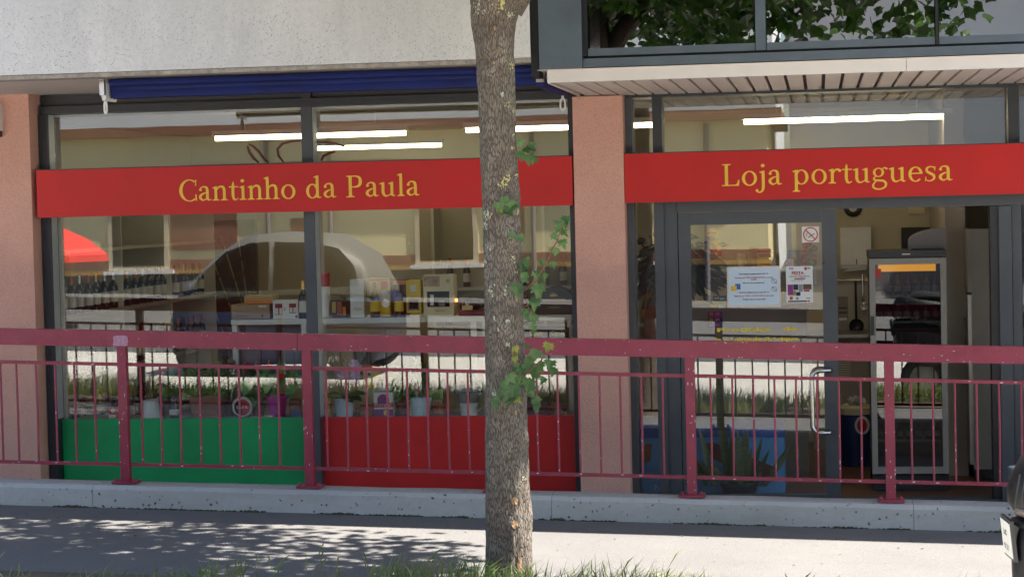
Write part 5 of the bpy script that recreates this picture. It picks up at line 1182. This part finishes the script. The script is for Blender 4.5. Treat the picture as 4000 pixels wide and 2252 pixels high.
# ------------------------------------------------------------------ the street tree
TY = -4.3
prof = [(-400, 1800, 2090), (0, 1838, 2048), (60, 1842, 2022), (100, 1844, 2013), (200, 1861, 2007), (300, 1865, 2010), (420, 1870, 2013), (560, 1877, 2015), (800, 1885, 2030), (1000, 1891, 2035), (1300, 1897, 2046), (1500, 1899, 2053), (1700, 1898, 2060), (1900, 1898, 2068), (2100, 1899, 2076), (2240, 1893, 2080), (2310, 1876, 2096)]
prof = [(-420, 1848, 2000), (-220, 1846, 2012), (-90, 1840, 2040)] + prof[1:]
tr = thing('street_tree', 'tall maple trunk with lichen patches in front of the shop', 'tree', (-1.668, TY, .18))
cl = []
for py_, l_, r_ in reversed(prof):
    a = at(l_, py_, TY); b = at(r_, py_, TY); cl.append(((a.x + b.x) / 2, a.z, (b.x - a.x) / 2))
def trunk_at(z):
    for (x0, z0, r0), (x1, z1, r1) in zip(cl, cl[1:]):
        if z <= z1: f_ = max(0, (z - z0) / (z1 - z0)); return x0 + (x1 - x0) * f_, r0 + (r1 - r0) * f_
    return cl[-1][0], cl[-1][2]
bm = bmesh.new(); n = 96; rings = []; z = .10
def bark_h(a, z):
    p = Vector((math.cos(a) * 1.0, math.sin(a) * 1.0, z * 2.2))
    return .006 * noise.noise(p * 2.2) + .0045 * noise.noise(Vector((math.cos(a) * 14, math.sin(a) * 14, z * 9))) + .003 * noise.noise(Vector((math.cos(a) * 30, math.sin(a) * 30, z * 24)))
while z < 3.86:
    x, r_ = trunk_at(z); row = []
    for k in range(n):
        a = 2 * math.pi * k / n; rr_ = r_ + bark_h(a, z)
        # branch collar and old pruning scar facing the street
        for (sa, sz, sw, sh_) in ((-1.5, 3.02, .12, .012), (-1.0, 2.02, .09, .010), (-.7, 2.0, .1, .008), (-.4, .95, .1, .014), (-1.9, 1.05, .08, .006), (-.2, .55, .09, .008)):
            da = math.atan2(math.sin(a - sa), math.cos(a - sa)) * r_; rr_ += sh_ * math.exp(-(da * da + (z - sz) ** 2) / (2 * (sw * .45) ** 2))
        row.append(bm.verts.new((x + rr_ * math.cos(a), TY + rr_ * math.sin(a), z)))
    rings.append(row); z += .0105
for i in range(len(rings) - 1):
    for k in range(n): bm.faces.new((rings[i][k], rings[i][(k + 1) % n], rings[i + 1][(k + 1) % n], rings[i + 1][k]))
obj('trunk', bm, 'bark', tr, smooth='all')
def onbark(px_, py_, lift=.0):
    q = at(px_, py_, TY); x, r_ = trunk_at(q.z)
    for _ in range(3):
        u = max(-.985, min(.985, (q.x - x) / r_)); yy = TY - r_ * math.sqrt(1 - u * u); q = at(px_, py_, yy)
    a = math.atan2(q.y - TY, q.x - x); rr_ = r_ + bark_h(a, q.z) + lift; nrm = Vector((math.cos(a), math.sin(a), 0))
    return Vector((x, TY, q.z)) + nrm * rr_, nrm
for px_, py_, sp, m_, cnt in ((1868, 32, 26, 'lichen', 22), (1955, 18, 26, 'lichen_yellow', 26), (1990, 60, 14, 'lichen', 10), (1945, 150, 18, 'lichen', 10), (1998, 258, 13, 'lichen_yellow', 12), (1962, 366, 11, 'lichen', 8), (1984, 412, 12, 'lichen_yellow', 8), (2004, 432, 10, 'lichen_yellow', 8), (2005, 524, 8, 'lichen', 5), (2001, 578, 6, 'lichen_yellow', 3), (1963, 712, 20, 'lichen_yellow', 24), (1985, 700, 14, 'lichen_yellow', 10), (2017, 690, 9, 'lichen_yellow', 6), (1900, 835, 17, 'lichen', 22), (1892, 880, 16, 'lichen', 14), (2025, 830, 12, 'lichen_yellow', 10), (1912, 960, 16, 'lichen', 12), (1966, 965, 16, 'lichen', 8), (1895, 1020, 14, 'lichen', 10), (2003, 1010, 10, 'lichen_yellow', 5), (1918, 1135, 22, 'lichen', 16), (1975, 1140, 14, 'lichen', 7), (2022, 975, 7, 'lichen_yellow', 4), (1930, 1245, 10, 'lichen', 5), (1948, 1285, 8, 'lichen', 3), (1985, 1250, 9, 'lichen', 4), (1930, 1535, 13, 'lichen', 6), (2030, 1120, 7, 'lichen', 3), (2022, 1060, 8, 'lichen_yellow', 4), (2045, 1870, 10, 'lichen', 4), (1985, 1345, 9, 'lichen', 3)):
    bm = bmesh.new()
    for k in range(max(7, int(cnt * 1.3))):
        p, nr = onbark(px_ + random.gauss(0, sp * .42), py_ + random.gauss(0, sp * .55), .0012); s_ = nr.cross(Vector((0, 0, 1))); rr_ = random.uniform(.0025, .0075)
        c_ = bm.verts.new(p + nr * .002); vs = [bm.verts.new(p + (s_ * math.cos(j * .9) + Vector((0, 0, 1)) * math.sin(j * .9)) * rr_ * random.uniform(.6, 1.2) - nr * .001) for j in range(7)]
        for j in range(7): bm.faces.new((c_, vs[j], vs[(j + 1) % 7]))
    obj('lichen', bm, m_, tr)
for px_, py_, w_, h_ in ((2010, 1955, 13, 15), (2011, 2046, 13, 16), (2030, 2200, 9, 32), (1932, 110, 4, 8), (1931, 245, 4, 7), (2018, 1165, 6, 14), (1912, 850, 6, 8), (2015, 1610, 5, 10)):
    bm = bmesh.new(); cpt, nr = onbark(px_, py_, .003); c_ = bm.verts.new(cpt); vs = []
    for j in range(14): k_ = 1 + .25 * noise.noise((j, px_, 0)); vs.append(bm.verts.new(onbark(px_ + w_ * k_ * math.cos(j * .449), py_ + h_ * k_ * math.sin(j * .449), .0035)[0]))
    for j in range(14): bm.faces.new((c_, vs[j], vs[(j + 1) % 14]))
    obj('bark_scar', bm, 'bare_wood', tr)
# limbs
x0, _ = trunk_at(3.27)
limbs = []
def limb(p, d, r0, n_, bend, depth):
    pts = [Vector(p)]; d = Vector(d).normalized(); rs = [r0]
    for k in range(n_):
        d = (d + rv(.16) + Vector((0, 0, bend))); d.z = max(d.z, .12); d = d.normalized(); pts.append(pts[-1] + d * .33); rs.append(r0 * (1 - .75 * (k + 1) / n_))
    obj('limb', T(pts, rs, 10), 'bark', tr, smooth='all'); limbs.append((pts, depth))
    if depth < 2:
        for k in range(2, n_, 2): limb(pts[k], (d + rv(.9) + Vector((0, 0, .1))), rs[k] * .6, max(3, n_ - 3), bend * .5, depth + 1)
limb((trunk_at(3.8)[0], TY, 3.8), (-.12, .1, 1), .10, 8, .05, 0)
limb((x0 + .06, TY, 3.22), (.62, -.05, .8), .08, 9, .03, 0)
limb((x0 + .0, TY - .02, 3.55), (.9, .25, .28), .05, 9, .03, 0)
limb((x0 - .03, TY + .03, 3.5), (-.7, .6, .45), .06, 8, .06, 0)
limb((x0, TY - .04, 3.6), (-.2, -1, .4), .06, 7, .05, 0)
# crown of leaves gathered round twig ends
bm = bmesh.new()
OAK = [(0, 0), (.34, .22), (.55, .55), (.24, .72), (0, 1.05), (-.24, .72), (-.55, .55), (-.34, .22)]
ctr = Vector((-1.75, -4.15, 5.5)); clumps = []
for pts, dp in limbs:
    for p in pts[2:]:
        for k in range(2): clumps.append(p + rv(.22))
for k in range(260):
    d = rv().normalized() * random.uniform(.45, 1) ** .5; clumps.append(ctr + Vector((d.x * 3.1, d.y * 2.5, d.z * 1.9)))
nl = 0
for k in range(90): clumps.append(Vector((random.uniform(-3.6, -.1), random.uniform(-5.6, -2.9), random.uniform(3.5, 4.3))))
for k in range(52): clumps.append(Vector((random.uniform(-1.2, 1.3), random.uniform(-6.3, -4.6), random.uniform(3.35, 4.6))))
for k in range(46): clumps.append(Vector((random.uniform(-4.4, -.4), random.uniform(-4.6, -1.3), random.uniform(4.2, 6.2))))
for c_ in clumps:
    for k in range(random.randint(28, 44)):
        p = c_ + rv(.17)
        if p.y > -2.2 and p.z < 4.15: continue
        if p.z < 2.36 + .108 * (15 + p.y): continue
        if (p - ctr).length > 4.2 or (p.x - .55 * (p.z - .2) > -1.95 + .25 * noise.noise(p * 2) and p.y - .163 * (p.z - .2) > -4.75): continue
        d = rv().normalized(); leaf(bm, p, Vector((d.x, d.y, -.5)), Vector((0, 0, 1)) + rv(.5), random.uniform(.075, .125), OAK, .15, .2); nl += 1
obj('crown', bm, 'crown_leaf', tr)
# shoots growing straight from the trunk
def shoot(label, leaves, stem=None, young=()):
    p0 = at(*leaves[0][:2], TY - .1); th = thing('trunk_shoot', label, 'shoot', p0, 'leafy shoots on the trunk')
    if stem:
        pts = [at(a_, b_, TY - .10 - .03 * k) for k, (a_, b_) in enumerate(stem)]; st_ = obj('stem', T(pts, [.0045 * (1 - .6 * k / len(pts)) for k in range(len(pts))], 6), 'twig', th)
    for k, L_ in enumerate(leaves):
        px_, py_ = L_[:2]; sz = (L_[2] if len(L_) > 2 else 40) / 8000 * 10.6
        yy = TY - (.17 if px_ < 2040 else .08) + random.uniform(-.03, .03); q = at(px_, py_, yy)
        d = Vector((random.uniform(-.6, .7), random.uniform(-.5, -.1), random.uniform(-1, -.15))); bm = bmesh.new()
        u = Vector((random.uniform(-.5, .5), -1, random.uniform(.1, .9)))
        leaf(bm, q - d.normalized() * sz * .5, d, u, sz * random.uniform(.9, 1.25), MAPLE, random.uniform(.1, .4), random.uniform(.1, .5)); l_ = obj('leaf', bm, 'maple_young' if k in young else 'maple_leaf', th)
        root = q + Vector((-.03 if px_ > 2040 else 0, .06, .01)); tube_ = T([root, (root + q) / 2 + Vector((0, 0, .008)), q - d.normalized() * sz * .5], .0013, 4); obj('petiole', tube_, 'twig', l_)
Z2 = lambda a_, b_, s_=70: (1850 + a_ / 2.417, 500 + b_ / 2.417, s_ / 2.417)
Z3 = lambda a_, b_, s_=75: (1850 + a_ / 2.417, 1050 + b_ / 2.417, s_ / 2.417)
shoot('leafy tuft on the trunk over the red sign right of the bark', [Z2(440, 140, 95), Z2(545, 185, 110), Z2(440, 245, 80), Z2(515, 290, 110), Z2(575, 300, 70), Z2(500, 200, 80)])
shoot('small tuft of leaves in the middle of the trunk below the sign edge', [Z2(240, 745, 105), Z2(300, 785, 85), Z2(350, 770, 90), Z2(290, 675, 80), Z2(380, 725, 80), Z2(330, 710, 70), Z2(260, 790, 60)], young=(6,))
shoot('pair of single leaves on the trunk beside the display window', [Z2(360, 1010, 80), Z2(440, 1035, 75)])
shoot('long reddish shoot with light green leaves reaching right of the trunk', [Z2(870, 865, 90), Z2(830, 910, 80), Z2(800, 955, 90), Z2(855, 985, 85), Z2(765, 1020, 80), Z2(840, 1075, 75), Z2(775, 1160, 65), Z2(740, 1145, 50), Z2(650, 1265, 65), Z2(745, 1290, 70), Z2(600, 1390, 100), Z2(680, 1395, 60), Z3(610, 185, 120), Z3(620, 60, 90), Z2(860, 920, 60), Z2(790, 900, 60)], [(2040, 1137), (2075, 1110), (2115, 1060), (2140, 1015), (2160, 970), (2178, 940), (2195, 880)])
shoot('dense dark leaves close to the trunk beside the port box', [Z2(480, 1290, 100), Z2(500, 1250, 75), Z3(410, 185, 120), Z3(490, 100, 85), Z3(480, 60, 70), Z3(440, 215, 70), Z2(475, 1330, 80)])
shoot('hanging spray of leaves right of the trunk above the rail', [Z3(575, 315, 110), Z3(540, 455, 110), Z3(490, 400, 80), Z3(565, 565, 80), Z3(570, 470, 80)], [(2038, 1205), (2060, 1190), (2075, 1215), (2082, 1255)])
shoot('big tuft of leaves right of the trunk across the burgundy rail', [Z3(510, 735, 60), Z3(700, 740, 110), Z3(585, 805, 120), Z3(630, 930, 130), Z3(720, 890, 120), Z3(750, 960, 90), Z3(655, 1050, 80), Z3(520, 1075, 120), Z3(540, 1180, 90), Z3(600, 1255, 110), Z3(590, 1320, 70), Z3(510, 910, 100), Z3(560, 960, 110), Z3(450, 960, 90), Z3(585, 1000, 90), Z3(560, 1110, 80), Z3(520, 860, 80)], [(2035, 1480), (2075, 1440), (2115, 1405), (2140, 1365)], young=(1,))
shoot('yellow green sprig in front of the trunk at rail height', [Z3(400, 755, 75), Z3(385, 800, 65), Z3(390, 850, 60), Z3(405, 930, 80), Z3(380, 780, 50)], [(2012, 1470), (2010, 1420), (2008, 1370)], young=(0, 1, 2, 4))
shoot('light green tuft on the trunk below the burgundy rail', [Z3(290, 1090, 100), Z3(380, 1155, 130), Z3(270, 1180, 90), Z3(330, 1215, 110), Z3(215, 1245, 90), Z3(410, 1225, 80), Z3(350, 1020, 90), Z3(430, 1030, 80), Z3(210, 1300, 70), Z3(300, 1140, 80), Z3(410, 1080, 70), Z3(300, 1250, 60)], young=(5, 11))

# ------------------------------------------------------------------ grass on the verge
bm = bmesh.new()
def blade(x, y, h, w_, lean):
    z = G(x) + .008; b_ = Vector((x, y, z)); a_ = random.uniform(0, 6.28); s_ = Vector((math.cos(a_), math.sin(a_), 0)) * w_
    m1 = b_ + lean * .35 * h + Vector((0, 0, h * .6)); m2 = b_ + lean * h + Vector((0, 0, h * (1 - .25 * lean.length)))
    v = [bm.verts.new(q) for q in (b_ - s_, b_ + s_, m1 + s_ * .8, m1 - s_ * .8, m2)]
    bm.faces.new((v[0], v[1], v[2], v[3])); bm.faces.new((v[3], v[2], v[4]))
for k in range(30000):
    x = random.uniform(-8.5, 6.5); y = random.uniform(-5.58, -4.40); dn_ = noise.noise((x * .9, y * 1.5, 2)) + .35 * noise.noise((x * 4, y * 4, 7))
    if dn_ < -.28 or (y > -4.75 and noise.noise((x * 3.1, 5, 1)) < -.12): continue
    tall = 1.35 if (-3.4 < x < -1.75 or -1.6 < x < -.35) else (.3 if x < -3.4 or x > -.35 else 1.1)
    if y < -4.9: tall = 1.4
    elif tall < .5: continue
    h = random.uniform(.05, .13) * (1.15 + dn_) * tall
    blade(x, y, h, random.uniform(.0022, .0048), Vector((random.gauss(.25, .45), random.gauss(0, .4), 0)))
for k in range(420):      # seed heads
    x = random.uniform(-7, 5); y = random.uniform(-5.4, -4.42)
    if noise.noise((x * 1.5, y, 9)) < .05 or (y > -4.9 and (x < -3.6 or x > .1)): continue
    h = random.uniform(.10, .2); ln_ = Vector((random.gauss(.2, .25), random.gauss(0, .2), 0)); b_ = Vector((x, y, G(x))); tp = b_ + Vector((0, 0, h)) + ln_ * h
    tube(bm, [b_, b_.lerp(tp, .6) - ln_ * .02, tp, tp + (ln_ + Vector((0, 0, .4))) * .06], [.001, .001, .0045, .001], 4, False)
tag(obj('verge_grass', bm, 'grass_blade'), 'rough grass with seed heads growing on the verge by the tree', 'grass', None, 'stuff')

# ------------------------------------------------------------------ scooter at the kerb, its tail just in view
GZ = G(1.5) - .12; SYs = -6.4
t = thing('motor_scooter', 'black motor scooter parked at the kerb, tail and number plate showing at the right edge', 'scooter', (1.5, SYs, GZ))
def loft(st_, n=18):
    """stations: x, centre z, half height, half width"""
    bm = bmesh.new(); rs = []
    for x, zc, hh, hw in st_:
        rs.append([bm.verts.new((x, SYs + hw * math.copysign(abs(math.cos(k * 2 * math.pi / n)) ** .75, math.cos(k * 2 * math.pi / n)), zc + hh * math.copysign(abs(math.sin(k * 2 * math.pi / n)) ** .75, math.sin(k * 2 * math.pi / n)))) for k in range(n)])
    for i in range(len(rs) - 1):
        for k in range(n): bm.faces.new((rs[i][k], rs[i][(k + 1) % n], rs[i + 1][(k + 1) % n], rs[i + 1][k]))
    bm.faces.new(rs[0][::-1]); bm.faces.new(rs[-1]); return bm
zT = at(3938, 1928, SYs).z; xT = at(3938, 1928, SYs).x
obj('tail_fairing', loft([(xT, zT, .035, .05), (xT + .02, zT + .01, .075, .10), (xT + .06, zT + .035, .125, .14), (xT + .16, zT + .035, .15, .165), (xT + .5, zT - .04, .17, .17), (xT + .8, zT - .2, .12, .15)]), 'scooter_black', t, smooth='all')
for k in range(7): obj('fairing_rib', T([(xT + .035 + .022 * k, SYs - .135 - .004 * k, zT + .10 - .002 * k), (xT + .012 + .024 * k, SYs - .142 - .004 * k, zT - .03)], .0035, 5), 'black_plastic', t)
obj('rear_body', loft([(xT + .015, zT - .24, .12, .06), (xT + .05, zT - .28, .20, .12), (xT + .2, zT - .34, .26, .15), (xT + .6, zT - .38, .24, .15), (xT + .8, zT - .4, .15, .1)]), 'scooter_black', t, smooth='all')
for k in range(9):
    yy = SYs - .10 - .0 + .025 * k; xx = xT + .012 + 1.2 * (yy - SYs) ** 2 * 3
    obj('lamp_rib', T([(xx + .015, yy, zT - .03), (xx + .022, yy, zT - .075)], .007, 6), 'lamp_lens', t)
obj('tail_lamp', loft([(xT + .02, zT - .055, .025, .09), (xT + .06, zT - .06, .03, .125), (xT + .16, zT - .06, .03, .15)]), mat('lens_dark', (.10, .085, .075), .3), t, smooth='all')
pz0, pz1 = at(3930, 2165, SYs).z, at(3918, 2030, SYs).z; pxx = at(3926, 2070, SYs).x
def plate_box(nm, d0, d1, g, m_):
    bm = bmesh.new(); vs = box(bm, pxx + d0, pxx + d1, SYs - .095 - g, SYs + .085 + g, pz0 - g, pz1 + g)
    for v_ in vs: v_.co.x += (pz1 - v_.co.z) * .10 - (v_.co.y - SYs) * .10
    return obj(nm, bm, m_, t)
pl = plate_box('number_plate', -.004, 0, 0, 'plate_white'); plate_box('plate_holder', .001, .016, .012, 'black_plastic')
obj('plate_arm', B(pxx + .03, xT + .14, SYs - .07, SYs + .06, pz0 + .06, pz1 - .01), 'black_plastic', t, bevel=.015)
for k, s_ in enumerate(('GE', '4731')):
    o = text('lettering', s_, .055, 'ink_black', (pxx - .0055 + .10 * (.05 + k * .062), SYs, pz1 - .058 - k * .062), pl, face=2)
    for v_ in o.data.vertices: v_.co.x -= (v_.co.y + ORG[pl].y - SYs) * .10
obj('rear_mudguard', loft([(xT + .02, zT - .16, .06, .05), (xT + .1, zT - .14, .09, .09), (xT + .3, zT - .12, .1, .1)]), 'scooter_black', t, smooth='all')
obj('rear_strip', loft([(xT + .015, zT - .115, .016, .06), (xT + .07, zT - .12, .022, .12), (xT + .2, zT - .12, .022, .15)]), 'black_plastic', t, smooth='all')
def wheel(x, par):
    bm = bmesh.new(); pts = [(x + .2 * math.cos(k * math.pi / 14), SYs, GZ + .245 + .2 * math.sin(k * math.pi / 14)) for k in range(29)]; tube(bm, pts, .05, 10, False); w_ = obj('wheel', bm, 'rubber', par, smooth='all')
    bm = bmesh.new(); lathe(bm, [(.05, -.03), (.15, -.025), (.16, 0), (.15, .025), (.05, .03)], (0, 0, 0), 24); o = obj('rim', bm, 'stainless', w_); o.data.transform(Matrix.Translation(ORG[w_])); o.data.transform(Matrix.Translation(Vector((x, SYs, GZ + .245)) - ORG[w_]) @ Matrix.Rotation(R(90), 4, 'X'))
wheel(xT + .33, t); wheel(xT + 1.55, t)
obj('seat', loft([(xT + .12, zT + .14, .02, .09), (xT + .3, zT + .16, .05, .14), (xT + .75, zT + .12, .05, .13), (xT + .85, zT + .08, .03, .08)]), 'rubber', t, smooth='all')
obj('floorboard', B(xT + .78, xT + 1.25, SYs - .15, SYs + .15, GZ + .26, GZ + .33), 'black_plastic', t, bevel=.02)
obj('leg_shield', P([(xT + 1.18, GZ + .3), (xT + 1.27, GZ + .3), (xT + 1.42, GZ + .95), (xT + 1.33, GZ + .98)], SYs - .19, SYs + .19), 'scooter_black', t, bevel=.02)
obj('fork', T([(xT + 1.55, SYs - .07, GZ + .245), (xT + 1.38, SYs - .05, GZ + .95)], .02, 8), 'steel', t); obj('handlebar', T([(xT + 1.3, SYs - .33, GZ + 1.05), (xT + 1.36, SYs, GZ + 1.0), (xT + 1.3, SYs + .33, GZ + 1.05)], .016, 8), 'black_plastic', t, smooth='all')
obj('front_mudguard', T([(xT + 1.36, SYs, GZ + .46), (xT + 1.52, SYs, GZ + .51), (xT + 1.68, SYs, GZ + .47), (xT + 1.78, SYs, GZ + .36)], [.05, .06, .06, .04], 8), 'scooter_black', t, smooth='all')

# ------------------------------------------------------------------ across the street (seen in the glass)
def car(label, x0, y0, L_, H_, paint, cab=(.22, .975), whl=(.17, .82), top=None):
    """parked hatchback, near flank at y0, running from x0 along +x for L_"""
    gz = G(x0 + L_ / 2) - .115; W_ = 1.66; yc = y0 - W_ / 2
    t = thing('parked_car', label, 'car', (x0 + L_ / 2, yc, gz), 'cars parked across the street')
    cu_ = lambda u: cab[0] + (u - .22) / .755 * (cab[1] - cab[0])
    def hull(st_, n=20, e=.45):
        bm = bmesh.new(); rs = []
        for u, zb, zt, hw, tum in st_:
            zc, hh = (zb + zt) / 2, (zt - zb) / 2; r_ = []
            for k in range(n):
                a = 2 * math.pi * k / n; cc, ss = math.cos(a), math.sin(a); zz = zc + hh * math.copysign(abs(ss) ** e, ss); k_ = 1 - tum * max(0, (zz - zb) / max(.01, zt - zb)) ** 1.3
                r_.append(bm.verts.new((x0 + u * L_, yc + hw * k_ * math.copysign(abs(cc) ** e, cc), gz + zz)))
            rs.append(r_)
        for i in range(len(rs) - 1):
            for k in range(n): bm.faces.new((rs[i][k], rs[i][(k + 1) % n], rs[i + 1][(k + 1) % n], rs[i + 1][k]))
        bm.faces.new(rs[0][::-1]); bm.faces.new(rs[-1]); return bm
    bz_ = H_ * .56; hw = W_ / 2
    obj('body', hull([(0, .35, bz_ - .28, hw * .75, .05), (.02, .25, bz_ - .14, hw * .9, .05), (.12, .14, bz_ - .05, hw * .98, .05), (.3, .12, bz_ + .02, hw, .05), (.7, .12, bz_ + .05, hw, .05), (.93, .14, bz_ + .05, hw * .97, .05), (.985, .25, bz_ - .02, hw * .9, .05), (1, .35, bz_ - .2, hw * .8, .05)]), paint, t, smooth='all')
    obj('roof_shell', hull([(cu_(u_), bz_ - .05, z_, w_, q_) for u_, z_, w_, q_ in ((.22, bz_ + .03, hw * .85, .05), (.36, H_ * .86, hw * .93, .2), (.46, H_ * .975, hw * .94, .23), (.6, H_, hw * .94, .24), (.8, H_ * .97, hw * .93, .23), (.92, H_ * .84, hw * .9, .2), (.975, bz_ + .08, hw * .86, .05))]), top or paint, t, smooth='all')
    def side(pts, nm, m_, out):
        for s_ in (1, -1):
            bm = bmesh.new(); vv = []
            for u, z_ in pts: fr_ = (z_ * H_ - bz_ + .05) / (H_ - bz_ + .05); vv.append(bm.verts.new((x0 + cu_(u) * L_, yc + s_ * (hw * .94 * (1 - .235 * max(0, fr_) ** 1.3) + out), gz + z_ * H_)))
            bm.faces.new(vv); o = obj(nm, bm, m_, t); 
    side([(.27, .60), (.335, .74), (.41, .87), (.50, .925), (.575, .935), (.575, .60)], 'side_window', 'car_glass', .012)
    side([(.595, .60), (.595, .935), (.72, .925), (.84, .88), (.90, .76), (.92, .62)], 'side_window', 'car_glass', .012)
    for u in whl:
        for s_ in (1, -1):
            c_ = Vector((x0 + u * L_, yc + s_ * (hw - .09), gz + .31)); bm = bmesh.new(); pts = [c_ + Vector((.25 * math.cos(k * math.pi / 12), 0, .25 * math.sin(k * math.pi / 12))) for k in range(25)]; tube(bm, pts, .07, 8, False); w_ = obj('wheel', bm, 'rubber', t, smooth='all')
            obj('hub', T([c_ - Vector((0, .04, 0)), c_ + Vector((0, s_ * .065, 0))], .2, 20), 'car_silver' if paint != 'car_blue' else 'charcoal_shade', w_)
    for s_ in (1, -1):
        obj('mirror', T([(x0 + cu_(.29) * L_, yc + s_ * (hw + .02), gz + bz_ + .10), (x0 + cu_(.29) * L_, yc + s_ * (hw + .16), gz + bz_ + .12)], [.05, .09], 10), paint, t, smooth='all')
        obj('headlight', T([(x0 + .035 * L_, yc + s_ * hw * .6, gz + bz_ - .22), (x0 - .0 * L_, yc + s_ * hw * .58, gz + bz_ - .24)], [.1, .07], 10), 'lamp_lens', t, smooth='all')
    return t
CY = -12.3; MY = -8.6
ca = at(640, 1300, -MY).x; cb = at(1490, 1300, -MY).x
car('micro car with rounded taupe roof and dark doors, mirrored in the left window', ca, MY, cb - ca, at(1100, 905, -MY).z - (G(-6.5) - .115), 'car_blue', (.05, .965), (.16, .85), mat('car_taupe', (.15, .145, .125), .5, 0, .04, 3))
car('silver hatchback parked opposite, reflected near the entrance', 1.6, CY, 3.9, 1.45, 'car_silver')
car('white hatchback parked opposite near the red parasol', -15.5, CY - .2, 3.9, 1.46, 'white_card')
# cream building
OY = -26
t = thing('opposite_building', 'long cream building with a tiled eave across the street', 'building', (-14, OY - 4, 0))
obj('wall', B(-34, -1.0, OY - 8, OY, -.2, 3.75), 'cream_wall', t); obj('charcoal_shade', B(-34.05, -.95, OY - 8.05, OY + .05, -.5, .70 + .2), 'charcoal_shade', t)  # charcoal base band is added: the shade under a bus, painted on
obj('eave', B(-34.4, -.7, OY - 8.3, OY + .35, 3.751, 3.95), 'tile_roof', t); obj('cornice', B(-34.1, -.92, OY, OY + .10, 2.55, 2.68), 'white_wall', t)
obj('brown_band', B(-34.05, -.96, OY, OY + .03, 1.02, 1.20), mat('brown_band', (.30, .13, .08), .8, 0, .2, 2), t); obj('orange_band', B(-34.05, -.96, OY, OY + .025, .905, .99), mat('ochre_band', (.55, .30, .10), .8, 0, .2, 2), t)
for x in (-29, -21, -17.2, -11.2, -9.9, -5.7, -2.2): obj('drainpipe', T([(x, OY + .07, .0), (x, OY + .07, 3.7)], .05, 8), 'stone_trim' if 'stone_trim' in MATS else 'grey_card', t)
for x, z0, z1, wd_ in ((-25, 1.35, 2.3, .5), (-18.4, 1.3, 2.45, .35), (-12.6, 1.4, 2.2, .7), (-10.5, 1.4, 2.0, .25), (-6.3, 1.5, 2.3, .4)): obj('shutter', B(x - wd_, x + wd_, OY + .001, OY + .04, z0, z1), 'brown_band', t, bevel=.01)
obj('wire', T([(-33, OY + .12, 3.2), (-20, OY + .12, 3.08), (-9, OY + .12, 3.15), (-1.2, OY + .12, 3.05)], .012, 5), 'black_plastic', t)
for k, x in enumerate((-31, -27, -23, -14.0, -7.5, -4)):
    f_ = obj('window', B(x - .65, x + .65, OY + .001, OY + .06, 1.0, 2.35), mat('stone_trim', (.62, .52, .36), .8), t); obj('pane', B(x - .55, x + .55, OY + .061, OY + .065, 1.08, 2.27), 'car_glass', f_); obj('sill', B(x - .75, x + .75, OY + .001, OY + .14, .92, .99), 'white_wall', f_)
t = thing('white_building', 'tall plain white building with a curved ledge opposite the entrance', 'building', (10, -34, 0))
obj('wall', B(-.6, 26, -44, -30, -.5, 14), 'white_wall', t); obj('ledge', B(-.9, 26.3, -29.999, -29.4, 6.6, 6.95), 'white_wall', t); obj('wing', B(9.0, 26, -29.399, -24.5, -.5, 14), 'white_wall', t)
obj('ground_floor', B(-.5, 8.9, -29.998, -29.9, -.4, 2.7), 'grey_card', t)
for x in (3.2, 6.4): obj('panel_joint', B(x, x + .05, -29.998, -29.96, 6.96, 14), 'grey_card', t)
t = thing('tall_white_block', 'pale apartment block rising behind the cream building', 'building', (-20, -50, 0)); obj('wall', B(-45, -1.2, -60, -46, -.5, 11), 'white_wall', t); obj('parapet', B(-45.3, -1.0, -60.3, -45.7, 11.001, 11.5), 'grey_card', t)
# parasol
q = at(150, 985, 15.2); t = thing('red_parasol', 'open red parasol on the far pavement, mirrored at the left window edge', 'parasol', (q.x, -15.2, G(q.x)))
bm = bmesh.new(); lathe(bm, [(.02, .52), (.4, .42), (.8, .24), (1.12, .0), (1.13, -.10)], (q.x, -15.2, q.z - .05), 8, False); obj('canopy', bm, 'parasol_red', t); obj('pole', T([(q.x, -15.2, G(q.x) - .1), (q.x, -15.2, q.z + .46)], .025, 8), 'white_plastic', t); obj('foot', LA([(.28, 0), (.28, .07)], (q.x, -15.2, G(q.x) - .02), 18), 'kerb', t)

# ------------------------------------------------------------------ grit and fallen leaf scraps on the pavement
bm = bmesh.new()
for k in range(260):
    x = random.uniform(-6, 2); y = -2.14 - abs(random.gauss(0, .5)) if k % 3 else random.uniform(-4.4, -2.2)
    if y < -4.4: continue
    p = Vector((x, y, G(x) + .003)); a = random.uniform(0, 6.28); leaf(bm, p, (math.cos(a), math.sin(a), .1), (0, 0, 1), random.uniform(.006, .022), LEAF, .3, .1)
tag(obj('leaf_litter', bm, mat('litter', (.16, .11, .05), .9, 0, .4, 5, c2=(.30, .24, .12))), 'scraps of dry leaf and grit scattered on the pavement', 'litter', None, 'stuff')
